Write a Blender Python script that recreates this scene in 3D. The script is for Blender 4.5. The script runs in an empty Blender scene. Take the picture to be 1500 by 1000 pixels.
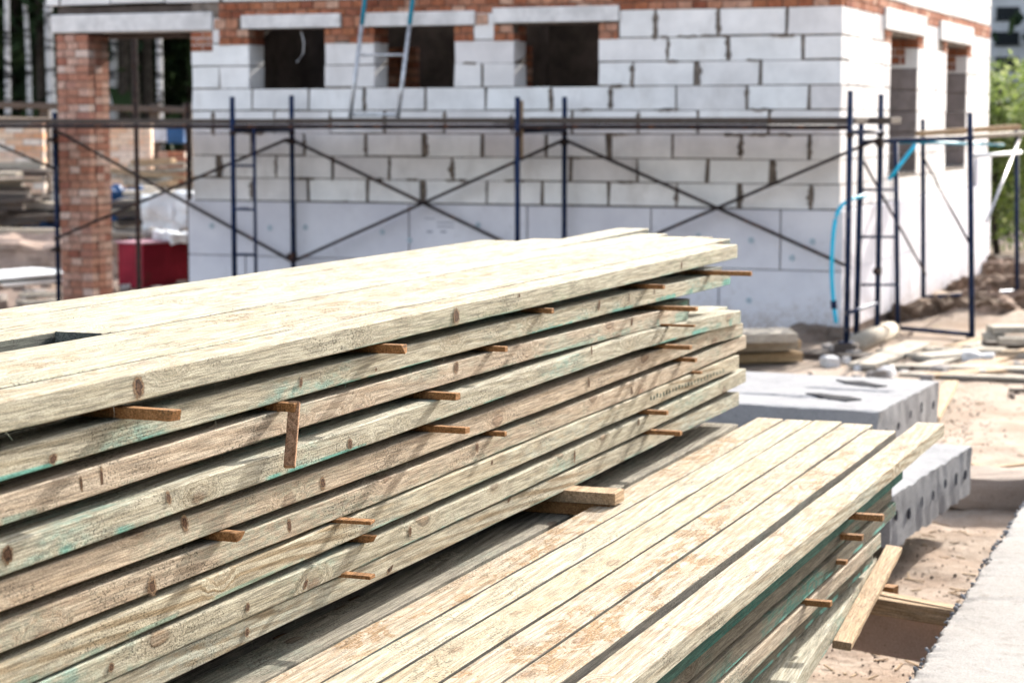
import bpy, bmesh, math, random
from mathutils import Vector, Matrix, noise
import numpy as np
R = math.radians
random.seed(7)
C = bpy.context.scene.collection
scene = bpy.context.scene

# ------------------------------------------------------------------ camera geometry (used to measure real positions)
H = 1.9; F = 3090.0; PITCH = R(6.0)
def ray(x, y):
    a = (x-750)/F; b = (500-y)/F
    return Vector((a, math.cos(PITCH)+b*math.sin(PITCH), -math.sin(PITCH)+b*math.cos(PITCH)))
EYE = Vector((0, 0, H))
def on_z(x, y, z):
    d = ray(x, y); return EYE + d*((z-H)/d.z)
def on_depth(x, y, Y):
    d = ray(x, y); return EYE + d*(Y/d.y)
PH = R(20.7)
U = Vector((math.sin(PH), math.cos(PH), 0)); N = Vector((math.cos(PH), -math.sin(PH), 0))
def on_D(x, y, D):                       # point on the vertical plane D metres left of the eye, along the stacks -> (s, z)
    d = ray(x, y); t = -D/(N.dot(d)); P = EYE + d*t
    return U.dot(P), P.z
def SDZ(s, D, z): return Vector((0, 0, z)) + U*s - N*D

# ------------------------------------------------------------------ object helpers
def link(o): C.objects.link(o); return o
def tag(o, label, cat, group=None, kind=None):
    o['label'] = label; o['category'] = cat
    if group: o['group'] = group
    if kind: o['kind'] = kind
    return o
def thing(name, label, cat, loc=(0, 0, 0), rz=0.0, group=None):
    o = link(bpy.data.objects.new(name, None)); o.location = loc; o.rotation_euler = (0, 0, rz)
    o.empty_display_size = .1
    return tag(o, label, cat, group)
def mesh_obj(name, bm, mat, parent=None, smooth=False, fix=True):
    if fix: bmesh.ops.recalc_face_normals(bm, faces=bm.faces)
    me = bpy.data.meshes.new(name); bm.normal_update(); bm.to_mesh(me); bm.free()
    for m in (mat if isinstance(mat, (list, tuple)) else [mat]): me.materials.append(m)
    if smooth:
        for p in me.polygons: p.use_smooth = True
        if smooth == 'edge': me.set_sharp_from_angle(angle=R(38))
    o = link(bpy.data.objects.new(name, me))
    if parent: o.parent = parent
    return o
def structure(o): o['kind'] = 'structure'; return o
def box(bm, x0, x1, y0, y1, z0, z1, M=None, mi=0, bev=0.0):
    vs = [bm.verts.new((x, y, z)) for z in (z0, z1) for x, y in ((x0, y0), (x1, y0), (x1, y1), (x0, y1))]
    if M is not None:
        for v in vs: v.co = M @ v.co
    fs = [bm.faces.new([vs[i] for i in f]) for f in ((3, 2, 1, 0), (4, 5, 6, 7), (0, 1, 5, 4), (1, 2, 6, 5), (2, 3, 7, 6), (3, 0, 4, 7))]
    for f in fs: f.material_index = mi
    if bev > 0:
        es = list({e for f in fs for e in f.edges})
        bmesh.ops.bevel(bm, geom=es, offset=bev, segments=1, affect='EDGES')
    return vs
def tube(bm, pts, r, seg=8, r2=None):
    rings = []; n = len(pts); pts = [Vector(p) for p in pts]
    for i, p in enumerate(pts):
        d = (pts[min(i+1, n-1)] - pts[max(i-1, 0)]).normalized()
        up = Vector((0, 0, 1)) if abs(d.z) < .9 else Vector((1, 0, 0))
        a = d.cross(up).normalized(); b = d.cross(a)
        rr = r if r2 is None else r + (r2-r)*i/(n-1)
        rings.append([bm.verts.new(p + (a*math.cos(2*math.pi*k/seg) + b*math.sin(2*math.pi*k/seg))*rr) for k in range(seg)])
    for i in range(n-1):
        for k in range(seg):
            bm.faces.new((rings[i][k], rings[i][(k+1) % seg], rings[i+1][(k+1) % seg], rings[i+1][k]))
    bm.faces.new(rings[0]); bm.faces.new(rings[-1][::-1])
def frame_along(p, q, roll=0):             # matrix: local Y runs p->q, origin p
    p = Vector(p); q = Vector(q); y = (q-p).normalized()
    up = Vector((0, 0, 1)) if abs(y.z) < .95 else Vector((0, 1, 0))
    x = y.cross(up).normalized(); z = x.cross(y)
    M = Matrix((x, y, z)).transposed().to_4x4(); M.translation = p
    return M @ Matrix.Rotation(roll, 4, 'Y')

# ------------------------------------------------------------------ materials
class NT:
    def __init__(s, name):
        s.m = bpy.data.materials.new(name); s.m.use_nodes = True; s.t = s.m.node_tree; s.t.nodes.clear()
        s.out = s.t.nodes.new('ShaderNodeOutputMaterial'); s.b = s.t.nodes.new('ShaderNodeBsdfPrincipled')
        s.t.links.new(s.b.outputs[0], s.out.inputs[0]); s.b.inputs['Specular IOR Level'].default_value = .07
        s.b.inputs['Roughness'].default_value = .8
    def n(s, typ, ins=None, **kw):
        nd = s.t.nodes.new(typ)
        for k, v in kw.items(): setattr(nd, k, v)
        for k, v in (ins or {}).items(): s.set(nd.inputs[k], v)
        return nd
    def set(s, inp, v):
        if isinstance(v, bpy.types.NodeSocket): s.t.links.new(v, inp)
        else: inp.default_value = v
    def coord(s, rnd=True):
        tc = s.n('ShaderNodeTexCoord'); v = tc.outputs['Object']
        if rnd:
            oi = s.n('ShaderNodeObjectInfo'); mu = s.math('MULTIPLY', oi.outputs['Random'], 57.0)
            cm = s.n('ShaderNodeCombineXYZ', {0: mu, 1: mu, 2: mu}); v = s.vadd(v, cm.outputs[0])
        return v
    def vadd(s, a, b): return s.n('ShaderNodeVectorMath', {0: a, 1: b}, operation='ADD').outputs[0]
    def vmul(s, a, b): return s.n('ShaderNodeVectorMath', {0: a, 1: b}, operation='MULTIPLY').outputs[0]
    def math(s, op, a, b=0.0, clamp=False): return s.n('ShaderNodeMath', {0: a, 1: b}, operation=op, use_clamp=clamp).outputs[0]
    def noise(s, v, scale=1.0, detail=4.0, rough=.6, dist=0.0):
        return s.n('ShaderNodeTexNoise', {'Vector': v, 'Scale': scale, 'Detail': detail, 'Roughness': rough, 'Distortion': dist}).outputs[0]
    def ramp(s, f, a, b, lo=0.0, hi=1.0, sm=True):
        return s.n('ShaderNodeMapRange', {0: f, 1: a, 2: b, 3: lo, 4: hi}, interpolation_type='SMOOTHSTEP' if sm else 'LINEAR').outputs[0]
    def mix(s, f, a, b, mode='MIX'):
        nd = s.n('ShaderNodeMix', data_type='RGBA', blend_type=mode)
        s.set(nd.inputs[0], f)
        for i, v in ((6, a), (7, b)):
            if isinstance(v, tuple) and len(v) == 3: v = v + (1,)
            s.set(nd.inputs[i], v)
        return nd.outputs[2]
    def bump(s, h, strength=.5, dist=.001):
        b = s.n('ShaderNodeBump', {'Strength': strength, 'Distance': dist, 'Height': h}); s.set(s.b.inputs['Normal'], b.outputs[0]); return b
    def sep(s, v):
        n_ = s.n('ShaderNodeSeparateXYZ', {0: v}); return n_.outputs

def wood(name, base, dark, green=0.0, patch=0.0, knot=1.0, ring=.5, greencol=(.10, .30, .25), patchcol=(.36, .215, .085), grey=0.0, fuzz=.5, rough=.82, vary=.25, st=.5):
    t = NT(name); v0 = t.coord(False); v = t.coord(True)
    # knots: sparse 3D cells
    vk = t.vmul(v, (9.0, 3.8, 9.0))
    vd = t.vadd(vk, t.n('ShaderNodeVectorMath', {0: t.n('ShaderNodeTexNoise', {'Vector': v, 'Scale': 45.0}).outputs[1], 3: .10}, operation='SCALE').outputs[0])
    vn = t.n('ShaderNodeTexVoronoi', {'Vector': vd, 'Scale': 1.0, 'Randomness': 1.0}, feature='F1')
    vo = vn.outputs['Distance']; on = t.math('GREATER_THAN', t.sep(vn.outputs['Color'])[0], .55)
    core = t.math('MULTIPLY', t.ramp(vo, .11, .15, 1, 0), on); halo = t.math('MULTIPLY', t.ramp(vo, .13, .42, 1, 0), on)
    rim = t.math('MULTIPLY', t.math('MULTIPLY', t.ramp(vo, .10, .13), t.ramp(vo, .14, .17, 1, 0)), on)
    # long grain, bending round the knots
    warp = t.math('MULTIPLY', halo, .035)
    cx = t.n('ShaderNodeCombineXYZ', {0: warp, 1: 0.0, 2: warp}).outputs[0]
    vg = t.vadd(v, cx)
    low = t.noise(t.vmul(vg, (9.0, .8, 9.0)), 1.0, 2.0)
    fine = t.noise(t.vmul(vg, (260.0, 9.0, 260.0)), 1.0, 4.0, .7)
    streak = t.noise(t.vmul(vg, (85.0, 2.6, 85.0)), 1.0, 5.0, .75)
    rg = t.n('ShaderNodeTexWave', {'Vector': t.vmul(vg, (1.0, .07, 1.0)), 'Scale': 26.0, 'Distortion': 3.0, 'Detail': 1.5, 'Detail Scale': 1.0, 'Detail Roughness': .4}, wave_type='BANDS', bands_direction='DIAGONAL').outputs['Fac']
    rgs = t.math('MULTIPLY', t.ramp(rg, .35, .85), t.ramp(low, .40, .62, .15, 1))
    fuz = t.noise(t.vmul(v, (1.0, .55, 1.0)), 420.0, 3.0, .75)
    blot = t.noise(t.vmul(v, (14.0, 5.0, 14.0)), 1.0, 5.0, .65)
    col = t.mix(t.math('MULTIPLY', rgs, ring), base, dark)
    col = t.mix(t.math('MULTIPLY', t.ramp(streak, .49, .60), st), col, dark)
    col = t.mix(t.math('MULTIPLY', t.ramp(blot, .42, .70), .42), col, tuple(.55*c+.45*d for c, d in zip(base, dark)))
    oi = t.n('ShaderNodeObjectInfo').outputs['Random']
    col = t.mix(t.math('MULTIPLY', oi, vary), col, (base[0]*.72, base[1]*.62, base[2]*.48))
    if grey > 0:
        col = t.mix(t.math('MULTIPLY', t.ramp(blot, .3, .65), grey), col, (.13, .125, .12))
    if patch > 0:      # rough sawn skips on the planed face
        pn = t.noise(t.vmul(v, (17.0, 8.0, 17.0)), 1.0, 3.0, .6, .8)
        big = t.ramp(t.noise(t.vmul(v, (4.0, 1.2, 4.0)), 1.0, 2.0), .42, .58)
        spk = t.ramp(t.noise(t.vmul(v, (230.0, 150.0, 230.0)), 1.0, 3.0, .7), .42, .54, .3, 1)
        pob = t.math('ADD', t.math('MULTIPLY', t.n('ShaderNodeObjectInfo').outputs['Random'], .9), .25, True)
        pm = t.math('MULTIPLY', t.math('MULTIPLY', t.ramp(pn, .51, .565), spk), t.math('MULTIPLY', pob, t.ramp(big, 0, 1, .35, 1)))
        col = t.mix(t.math('MULTIPLY', pm, patch), col, patchcol)
        dust = t.ramp(t.noise(t.vmul(v, (420.0, 260.0, 420.0)), 1.0, 2.0, .7), .60, .66)
        col = t.mix(t.math('MULTIPLY', t.math('MULTIPLY', dust, big), patch*.7), col, patchcol)
        saw = t.n('ShaderNodeTexWave', {'Vector': t.vmul(v, (.25, 1.0, .25)), 'Scale': 34.0, 'Distortion': 2.0, 'Detail': 3.0}, wave_type='BANDS', bands_direction='Y').outputs['Fac']
        col = t.mix(t.math('MULTIPLY', t.math('MULTIPLY', t.ramp(saw, .72, .95), t.ramp(pn, .45, .56)), patch*.25), col, patchcol)
        pore = t.ramp(t.noise(t.vmul(v, (260.0, 60.0, 260.0)), 1.0, 2.0), .64, .70)
        col = t.mix(t.math('MULTIPLY', t.math('MULTIPLY', pore, t.ramp(blot, .45, .6)), .55), col, tuple(c*.5 for c in dark))
    if green > 0:
        gz = t.ramp(t.sep(v0)[2], -.06, -.03, 1, 0)
        gn = t.noise(t.vmul(v, (6.0, 1.3, 6.0)), 1.0, 5.0, .65)
        g1 = t.ramp(t.math('ADD', gn, t.math('MULTIPLY', gz, .07)), .50, .66)
        gf = t.ramp(t.noise(t.vmul(v, (90.0, 30.0, 90.0)), 1.0, 3.0), .35, .62, .25, 1)
        col = t.mix(t.math('MULTIPLY', t.math('MULTIPLY', g1, gf), green, True), col, greencol)
        # drip line of preservative on the lower arris
        ge = t.ramp(t.sep(v0)[2], -.0485, -.044, 1, 0)
        col = t.mix(t.math('MULTIPLY', t.math('MULTIPLY', ge, t.ramp(t.noise(t.vmul(v, (3.0, 4.0, 3.0))), .48, .58)), min(1, green*1.3)), col, (.14, .36, .30))
    # dark mould specks
    sp = t.math('MULTIPLY', t.ramp(t.noise(t.vmul(v, (230.0, 150.0, 230.0)), 1.0, 3.0), .55, .61), t.ramp(t.noise(t.vmul(v, (7.0, 3.2, 7.0)), 1.0, 3.0), .50, .60))
    col = t.mix(t.math('MULTIPLY', sp, .75), col, (.05, .045, .03))
    col = t.mix(t.math('MULTIPLY', halo, .35*knot), col, tuple(x*y for x, y in zip(dark, (.9, .62, .4))))
    kd = t.mix(t.ramp(streak, .35, .6), (.09, .035, .015), (.20, .09, .04))
    col = t.mix(t.math('MULTIPLY', core, .92*knot), col, kd)
    col = t.mix(t.math('MULTIPLY', rim, .8*knot), col, (.035, .015, .008))
    fz = t.mix(t.ramp(fine, .36, .62), (.57, .57, .57), (1.15, 1.15, 1.15))
    col = t.mix(1.0, col, fz, 'MULTIPLY')
    fz2 = t.mix(t.ramp(fuz, .34, .64), (1-.62*fuzz,)*3, (1+.30*fuzz,)*3)
    col = t.mix(1.0, col, fz2, 'MULTIPLY')
    t.set(t.b.inputs['Base Color'], col); t.b.inputs['Roughness'].default_value = rough
    h = t.math('ADD', t.math('MULTIPLY', fine, .8), t.math('MULTIPLY', fuz, .9))
    h = t.math('ADD', h, t.math('MULTIPLY', core, .6))
    h = t.math('ADD', h, t.math('MULTIPLY', blot, 1.2))
    t.bump(h, .8, .002)
    return t.m

def simple(name, col, rough=.7, nscale=8.0, namt=.25, metal=0.0, bump=.0, spots=None, bscale=None, obj=False):
    t = NT(name); v = t.coord(obj)
    n1 = t.noise(v, nscale, 5.0, .65)
    c = t.mix(t.ramp(n1, .3, .72), tuple(x*(1-namt) for x in col), tuple(min(1, x*(1+namt*.6)) for x in col))
    if spots:
        c = t.mix(t.math('MULTIPLY', t.ramp(t.noise(v, spots[1], 4.0, .6), spots[2], spots[2]+.12), spots[3]), c, spots[0])
    t.set(t.b.inputs['Base Color'], c); t.b.inputs['Roughness'].default_value = rough; t.b.inputs['Metallic'].default_value = metal
    if bump: t.bump(t.noise(v, bscale or nscale*6, 4.0), bump, .004)
    return t.m

def island(name, cols, rough=.9, nscale=25.0, namt=.2, bump=.4, streak=None):
    t = NT(name); v = t.coord(False)
    rnd = t.n('ShaderNodeNewGeometry').outputs['Random Per Island']
    cr = t.n('ShaderNodeValToRGB'); cr.color_ramp.interpolation = 'LINEAR'
    el = cr.color_ramp.elements
    while len(el) < len(cols): el.new(.5)
    for i, c in enumerate(cols): el[i].position = i/(len(cols)-1); el[i].color = tuple(c)+(1,)
    t.set(cr.inputs[0], rnd)
    n1 = t.noise(v, nscale, 5.0, .65)
    c = t.mix(1.0, cr.outputs[0], t.mix(t.ramp(n1, .3, .72), (1-namt,)*3, (1+namt*.4,)*3), 'MULTIPLY')
    if streak:
        c = t.mix(t.math('MULTIPLY', t.ramp(t.noise(t.vmul(v, (3, 3, 1.2)), 1.0, 4.0, .7), .52, .72), streak[1]), c, streak[0])
    t.set(t.b.inputs['Base Color'], c); t.b.inputs['Roughness'].default_value = rough
    t.bump(n1, bump, .004)
    return t.m

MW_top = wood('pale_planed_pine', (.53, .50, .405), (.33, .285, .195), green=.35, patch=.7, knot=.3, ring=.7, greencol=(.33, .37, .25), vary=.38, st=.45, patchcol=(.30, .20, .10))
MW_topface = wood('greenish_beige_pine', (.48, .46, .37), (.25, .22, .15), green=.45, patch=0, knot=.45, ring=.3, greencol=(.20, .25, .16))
MW_warm = wood('pinkish_planed_pine', (.54, .47, .375), (.33, .235, .14), green=.08, patch=1.0, knot=.35, ring=.6, vary=.35, st=.35, patchcol=(.27, .135, .035))
MW_cream = wood('cream_planed_pine', (.56, .51, .39), (.33, .235, .14), green=.08, patch=.35, knot=.35, ring=.6, vary=.35, st=.35, patchcol=(.27, .135, .035))
MW_tan = wood('tan_rough_pine', (.53, .445, .345), (.29, .21, .14), green=.35, patch=0, knot=.45, ring=.5, greencol=(.18, .32, .27))
MW_green = wood('green_tinted_pine', (.49, .46, .365), (.25, .215, .14), green=.75, patch=0, knot=.45, ring=.5, greencol=(.20, .36, .31))
MW_stripe = wood('striped_grain_pine', (.51, .47, .365), (.27, .20, .12), green=.35, patch=0, knot=.45, ring=1.0, greencol=(.32, .42, .40))
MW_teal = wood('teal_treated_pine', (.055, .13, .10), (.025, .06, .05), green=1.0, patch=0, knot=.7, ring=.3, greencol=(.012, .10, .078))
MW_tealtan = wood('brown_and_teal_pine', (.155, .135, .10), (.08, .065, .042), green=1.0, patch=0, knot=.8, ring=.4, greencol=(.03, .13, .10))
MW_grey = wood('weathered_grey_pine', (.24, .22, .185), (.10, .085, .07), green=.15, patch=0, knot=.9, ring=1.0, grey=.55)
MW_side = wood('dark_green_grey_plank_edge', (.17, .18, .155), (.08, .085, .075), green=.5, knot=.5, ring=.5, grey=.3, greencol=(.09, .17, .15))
MW_batten = wood('reddish_batten', (.46, .28, .17), (.26, .13, .07), knot=.4, ring=.5)
MW_edge = wood('part_weathered_pine', (.34, .305, .235), (.17, .14, .10), green=.15, knot=.4, ring=.9, grey=.25)
MW_stick = wood('brown_sticker_wood', (.40, .21, .09), (.20, .09, .035), patch=0, knot=.4, ring=.4, vary=.35)
MW_stickpale = wood('pale_sticker_wood', (.62, .45, .27), (.40, .24, .12), patch=0, knot=.5, ring=.5)
MW_raw = wood('raw_sawn_board', (.56, .41, .27), (.38, .24, .13), patch=.2, knot=.3, ring=.5, fuzz=.6)
MW_old = wood('old_scaffold_board', (.13, .10, .085), (.06, .045, .035), patch=0, knot=.4, ring=.4, grey=.4)
MW_palegrey = wood('sun_bleached_board', (.58, .52, .44), (.36, .30, .23), patch=0, knot=.4, ring=.4, grey=.15)

M_block = island('aerated_concrete_block', [(.87, .85, .84), (.90, .88, .87), (.80, .77, .76), (.88, .87, .86), (.91, .90, .89), (.74, .70, .69)], nscale=3.0, namt=.13, bump=.3, streak=((.52, .48, .45), .35))
M_jamb = simple('shade_tinted_jamb_block', (.27, .235, .23), .95, 5, .25, bump=.4)  # added lining blocks; shade of the far jambs is put into their colour
M_mortar = simple('grey_brown_mortar', (.20, .165, .14), .95, 12, .5, bump=.6)
M_brick = island('red_brick', [(.33, .11, .06), (.42, .17, .09), (.26, .09, .055), (.50, .25, .16), (.38, .14, .08), (.60, .38, .28)], nscale=18.0, namt=.35, bump=.5)
M_brickpil = island('pink_mottled_brick', [(.42, .18, .12), (.52, .27, .19), (.36, .14, .10), (.68, .46, .37), (.48, .23, .16), (.74, .57, .49)], nscale=18.0, namt=.3, bump=.5)
M_lintel = simple('cast_concrete_lintel', (.74, .72, .71), .85, 5, .2, bump=.4, spots=((.30, .28, .27), 3.5, .58, .5))
def foam():
    t = NT('pale_insulation_board'); v = t.coord(False); n1 = t.noise(v, 1.3, 5.0, .65); n2 = t.noise(v, 9.0, 5.0, .7); n3 = t.noise(v, 60.0, 3.0)
    c = t.mix(t.ramp(n1, .35, .7), (.76, .75, .80), (.64, .63, .69))
    c = t.mix(t.math('MULTIPLY', t.ramp(n2, .55, .75), .3), c, (.48, .46, .48))
    mud = t.math('MULTIPLY', t.ramp(t.math('ADD', t.sep(v)[2], t.math('MULTIPLY', n2, -.5)), -.25, .15, 1, 0), t.ramp(n3, .35, .6))
    c = t.mix(t.math('MULTIPLY', mud, .8), c, (.36, .27, .21))
    t.set(t.b.inputs['Base Color'], c); t.bump(n3, .3, .002); return t.m
M_foam = foam()
M_foamw = simple('foam_washer', (.42, .50, .56), .5, 5, .1)
M_plinth = simple('brown_concrete_plinth', (.26, .20, .165), .95, 3, .4, bump=.5)
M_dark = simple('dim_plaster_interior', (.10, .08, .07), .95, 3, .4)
M_navy = simple('dark_blue_painted_steel', (.018, .03, .075), .5, 14, .4, metal=.2, spots=((.30, .27, .26), 16, .62, .55))
M_rusty = simple('rusty_dark_steel', (.045, .035, .036), .6, 14, .4, metal=.2, spots=((.16, .07, .04), 12, .55, .7))
M_cyan = simple('cyan_plastic_hose', (.03, .50, .75), .35, 5, .1)
M_cyanp = simple('cyan_painted_steel', (.03, .25, .36), .45, 5, .2)
M_alu = simple('worn_aluminium_ladder', (.55, .55, .57), .4, 14, .3, metal=.6)
M_red = simple('dark_red_painted_tin', (.25, .018, .035), .45, 3, .3, spots=((.14, .03, .03), 4, .58, .6))
M_whitemat = simple('white_sheet', (.75, .77, .78), .6, 2, .15)
M_blue = simple('blue_tarpaulin', (.03, .09, .22), .5, 3, .3)
M_bark = simple('dark_pine_bark', (.055, .045, .038), .95, 8, .5, bump=.5)
M_aptm = simple('grey_concrete_facade', (.50, .50, .52), .9, .8, .15)
M_aptw = simple('dark_window_void', (.015, .018, .022), .4, 2, .2)
M_stone = simple('grey_stone', (.32, .29, .27), .9, 8, .3, bump=.5)

def concrete(name, base, dark, bl=1.0):
    t = NT(name); v = t.coord(True)
    a = t.noise(v, 2.2, 6.0, .7); b = t.noise(v, 18.0, 6.0, .7); c = t.noise(v, 160.0, 3.0, .7)
    col = t.mix(t.ramp(a, .35, .7), base, tuple(.72*x+.28*y for x, y in zip(base, dark)))
    col = t.mix(t.math('MULTIPLY', t.ramp(b, .52, .72), .5), col, dark)
    col = t.mix(t.math('MULTIPLY', t.ramp(t.noise(t.vmul(v, (5, 5, 30)), 1.0, 4.0, .7), .55, .72), .4*bl), col, tuple(x*.6 for x in base))
    vo = t.n('ShaderNodeTexVoronoi', {'Vector': v, 'Scale': 24.0}, feature='F1').outputs['Distance']
    col = t.mix(t.math('MULTIPLY', t.ramp(vo, .05, .11, 1, 0), .6), col, tuple(x*.35 for x in dark))
    col = t.mix(1.0, col, t.mix(t.ramp(c, .3, .7), (.82,)*3, (1.1,)*3), 'MULTIPLY')
    t.set(t.b.inputs['Base Color'], col); t.b.inputs['Roughness'].default_value = .9
    t.bump(t.math('ADD', t.math('MULTIPLY', b, 3.0), c), .5, .003)
    return t.m
M_slab = concrete('grey_precast_concrete', (.29, .29, .30), (.12, .12, .14))
M_strip = concrete('sandy_white_concrete', (.31, .295, .28), (.17, .14, .12))
M_core_shade = simple('slab_core_painted_shade', (.10, .10, .12), .95, 10, .3)

def ground_mat():
    t = NT('sandy_building_site_soil'); v = t.coord(False)
    a = t.noise(v, .35, 5.0, .6); b = t.noise(v, 2.6, 6.0, .65); c = t.noise(v, 22.0, 5.0, .7); d = t.noise(v, 140.0, 3.0, .7)
    col = t.mix(t.ramp(b, .35, .68), (.44, .355, .285), (.31, .225, .165))
    col = t.mix(t.math('MULTIPLY', t.ramp(a, .45, .65), .5), col, (.47, .39, .325))
    col = t.mix(t.math('MULTIPLY', t.ramp(c, .48, .68), .6), col, (.26, .18, .13))
    # churned dark earth on the left, by the open bay of the house
    s = t.sep(v)
    lx = t.ramp(t.math('ADD', s[0], t.math('MULTIPLY', b, 2.0)), -1.5, .8, 1, 0)
    ly = t.ramp(s[1], 14.0, 17.5)
    col = t.mix(t.math('MULTIPLY', t.math('MULTIPLY', lx, ly), .8), col, (.20, .145, .12))
    # sparse weeds along the far boards
    gr = t.math('MULTIPLY', t.ramp(t.noise(v, 3.0, 5.0, .7), .60, .68), t.ramp(s[1], 15.0, 19.0))
    col = t.mix(t.math('MULTIPLY', gr, .35), col, (.20, .22, .09))
    far = t.ramp(s[1], 34.0, 44.0)
    col = t.mix(far, col, (.07, .08, .04))
    col = t.mix(1.0, col, t.mix(t.ramp(d, .3, .7), (.78,)*3, (1.12,)*3), 'MULTIPLY')
    t.set(t.b.inputs['Base Color'], col); t.b.inputs['Roughness'].default_value = .95
    t.bump(t.math('ADD', t.math('MULTIPLY', c, 4.0), d), .7, .006)
    return t.m
M_ground = ground_mat()

def leaf_mat(name, cols, trans=.35):
    t = NT(name); rnd = t.n('ShaderNodeNewGeometry').outputs['Random Per Island']
    cr = t.n('ShaderNodeValToRGB'); el = cr.color_ramp.elements
    while len(el) < len(cols): el.new(.5)
    for i, c in enumerate(cols): el[i].position = i/(len(cols)-1); el[i].color = tuple(c)+(1,)
    t.set(cr.inputs[0], rnd); t.set(t.b.inputs['Base Color'], cr.outputs[0]); t.b.inputs['Roughness'].default_value = .6
    tr = t.n('ShaderNodeBsdfTranslucent', {0: cr.outputs[0]})
    mx = t.n('ShaderNodeMixShader', {0: trans, 1: t.b.outputs[0], 2: tr.outputs[0]})
    t.set(t.out.inputs[0], mx.outputs[0]); return t.m
M_leaf = leaf_mat('bright_spring_leaves', [(.12, .17, .03), (.22, .28, .08), (.06, .10, .03), (.34, .38, .17)], .45)
M_leafdark = leaf_mat('dark_conifer_needles', [(.012, .025, .012), (.03, .05, .02), (.02, .035, .018), (.05, .075, .03)], .2)
def birch_mat():
    t = NT('white_birch_bark'); v = t.coord(True)
    n1 = t.noise(t.vmul(v, (3.0, 3.0, 9.0)), 1.0, 4.0, .7)
    n2 = t.noise(t.vmul(v, (1.0, 1.0, 1.4)), 1.0, 2.0)
    c = t.mix(t.ramp(t.math('ADD', n1, t.math('MULTIPLY', n2, .3)), .60, .74), (.50, .49, .49), (.03, .028, .028))
    t.set(t.b.inputs['Base Color'], c); return t.m
M_birch = birch_mat()

# ------------------------------------------------------------------ ground
def gz(x, y):
    z = .018*noise.noise(Vector((x*.5, y*.5, 0))) + .01*noise.noise(Vector((x*2.1, y*2.1, 3)))
    z += .012*noise.noise(Vector((x*6, y*6, 1)))
    nr = max(0, 1-((x-2)/3.5)**2)*max(0, 1-((y-9)/6)**2); z += nr*(.030*noise.noise(Vector((x*3.1, y*2.6, 12)))+.010*noise.noise(Vector((x*9, y*8, 13))))
    m = max(0, 1-((x-5.6)/2.2)**2) * max(0, 1-((y-22)/4.5)**2)          # dug earth heap along the side wall
    z += m*(.10 + .22*noise.noise(Vector((x*1.3, y*1.1, 5))) + .12*noise.noise(Vector((x*3.7, y*3.7, 6))))
    k = max(0, 1-((x+5.5)/4.0)**2) * max(0, 1-((y-24)/4.5)**2)
    z += k*(.05*noise.noise(Vector((x*2.2, y*2.2, 8))) + .06*noise.noise(Vector((x*5, y*5, 9))))
    return z
bm = bmesh.new()
def axis(c, n, near, far):
    k = math.log(far/near*3); o = []
    for i in range(-n, n+1):
        u = i/n; o.append(c + math.copysign(near*n*.001 + 0, u)*0 + math.copysign((math.sinh(abs(u)*k)/math.sinh(k))*far, u) if i else c)
    return o
xs = axis(1.5, 150, 1.0, 420); ys = axis(9.5, 190, 1.0, 420)
grid = [[bm.verts.new((x, y, gz(x, y) if abs(x) < 30 and y < 60 else 0)) for x in xs] for y in ys]
for j in range(len(ys)-1):
    for i in range(len(xs)-1):
        bm.faces.new((grid[j][i], grid[j][i+1], grid[j+1][i+1], grid[j+1][i]))
structure(mesh_obj('ground', bm, M_ground, smooth=True, fix=False))

# loose crumbs of earth and gravel
bm = bmesh.new(); rr = random.Random(3)
def pebble(bm, p, r, rr):
    vs = bmesh.ops.create_icosphere(bm, subdivisions=1, radius=r)['verts']
    q = Matrix.Rotation(rr.uniform(0, 6), 3, Vector((rr.uniform(-1, 1), rr.uniform(-1, 1), 1)).normalized())
    sc = Vector((rr.uniform(.7, 1.4), rr.uniform(.6, 1.2), rr.uniform(.4, .8)))
    for v in vs: v.co = q @ Vector((v.co.x*sc.x, v.co.y*sc.y, v.co.z*sc.z))*rr.uniform(.8, 1.2) + Vector(p)
for i in range(900):
    if i < 320:
        x, y = rr.gauss(1410, 40), rr.gauss(610, 30)
        if x < 1365: continue
        p = on_z(x, y, .0); r = rr.uniform(.002, .008)
    elif i < 800:
        x, y = rr.uniform(1180, 1500), rr.uniform(760, 1000); p = on_z(x, y, 0); r = rr.uniform(.0015, .006)*(1 if rr.random() < .93 else 2.2)
    else:
        p = Vector((rr.uniform(1.5, 6), rr.uniform(12, 20), 0)); r = rr.uniform(.006, .03)
    pebble(bm, (p.x, p.y, gz(p.x, p.y)+r*.3), r, rr)
o = mesh_obj('gravel', bm, simple('dark_gravel_crumbs', (.17, .125, .10), .9, 30, .5))
tag(o, 'dark crumbs of earth and gravel scattered over the pale sand', 'gravel', kind='stuff')

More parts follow.
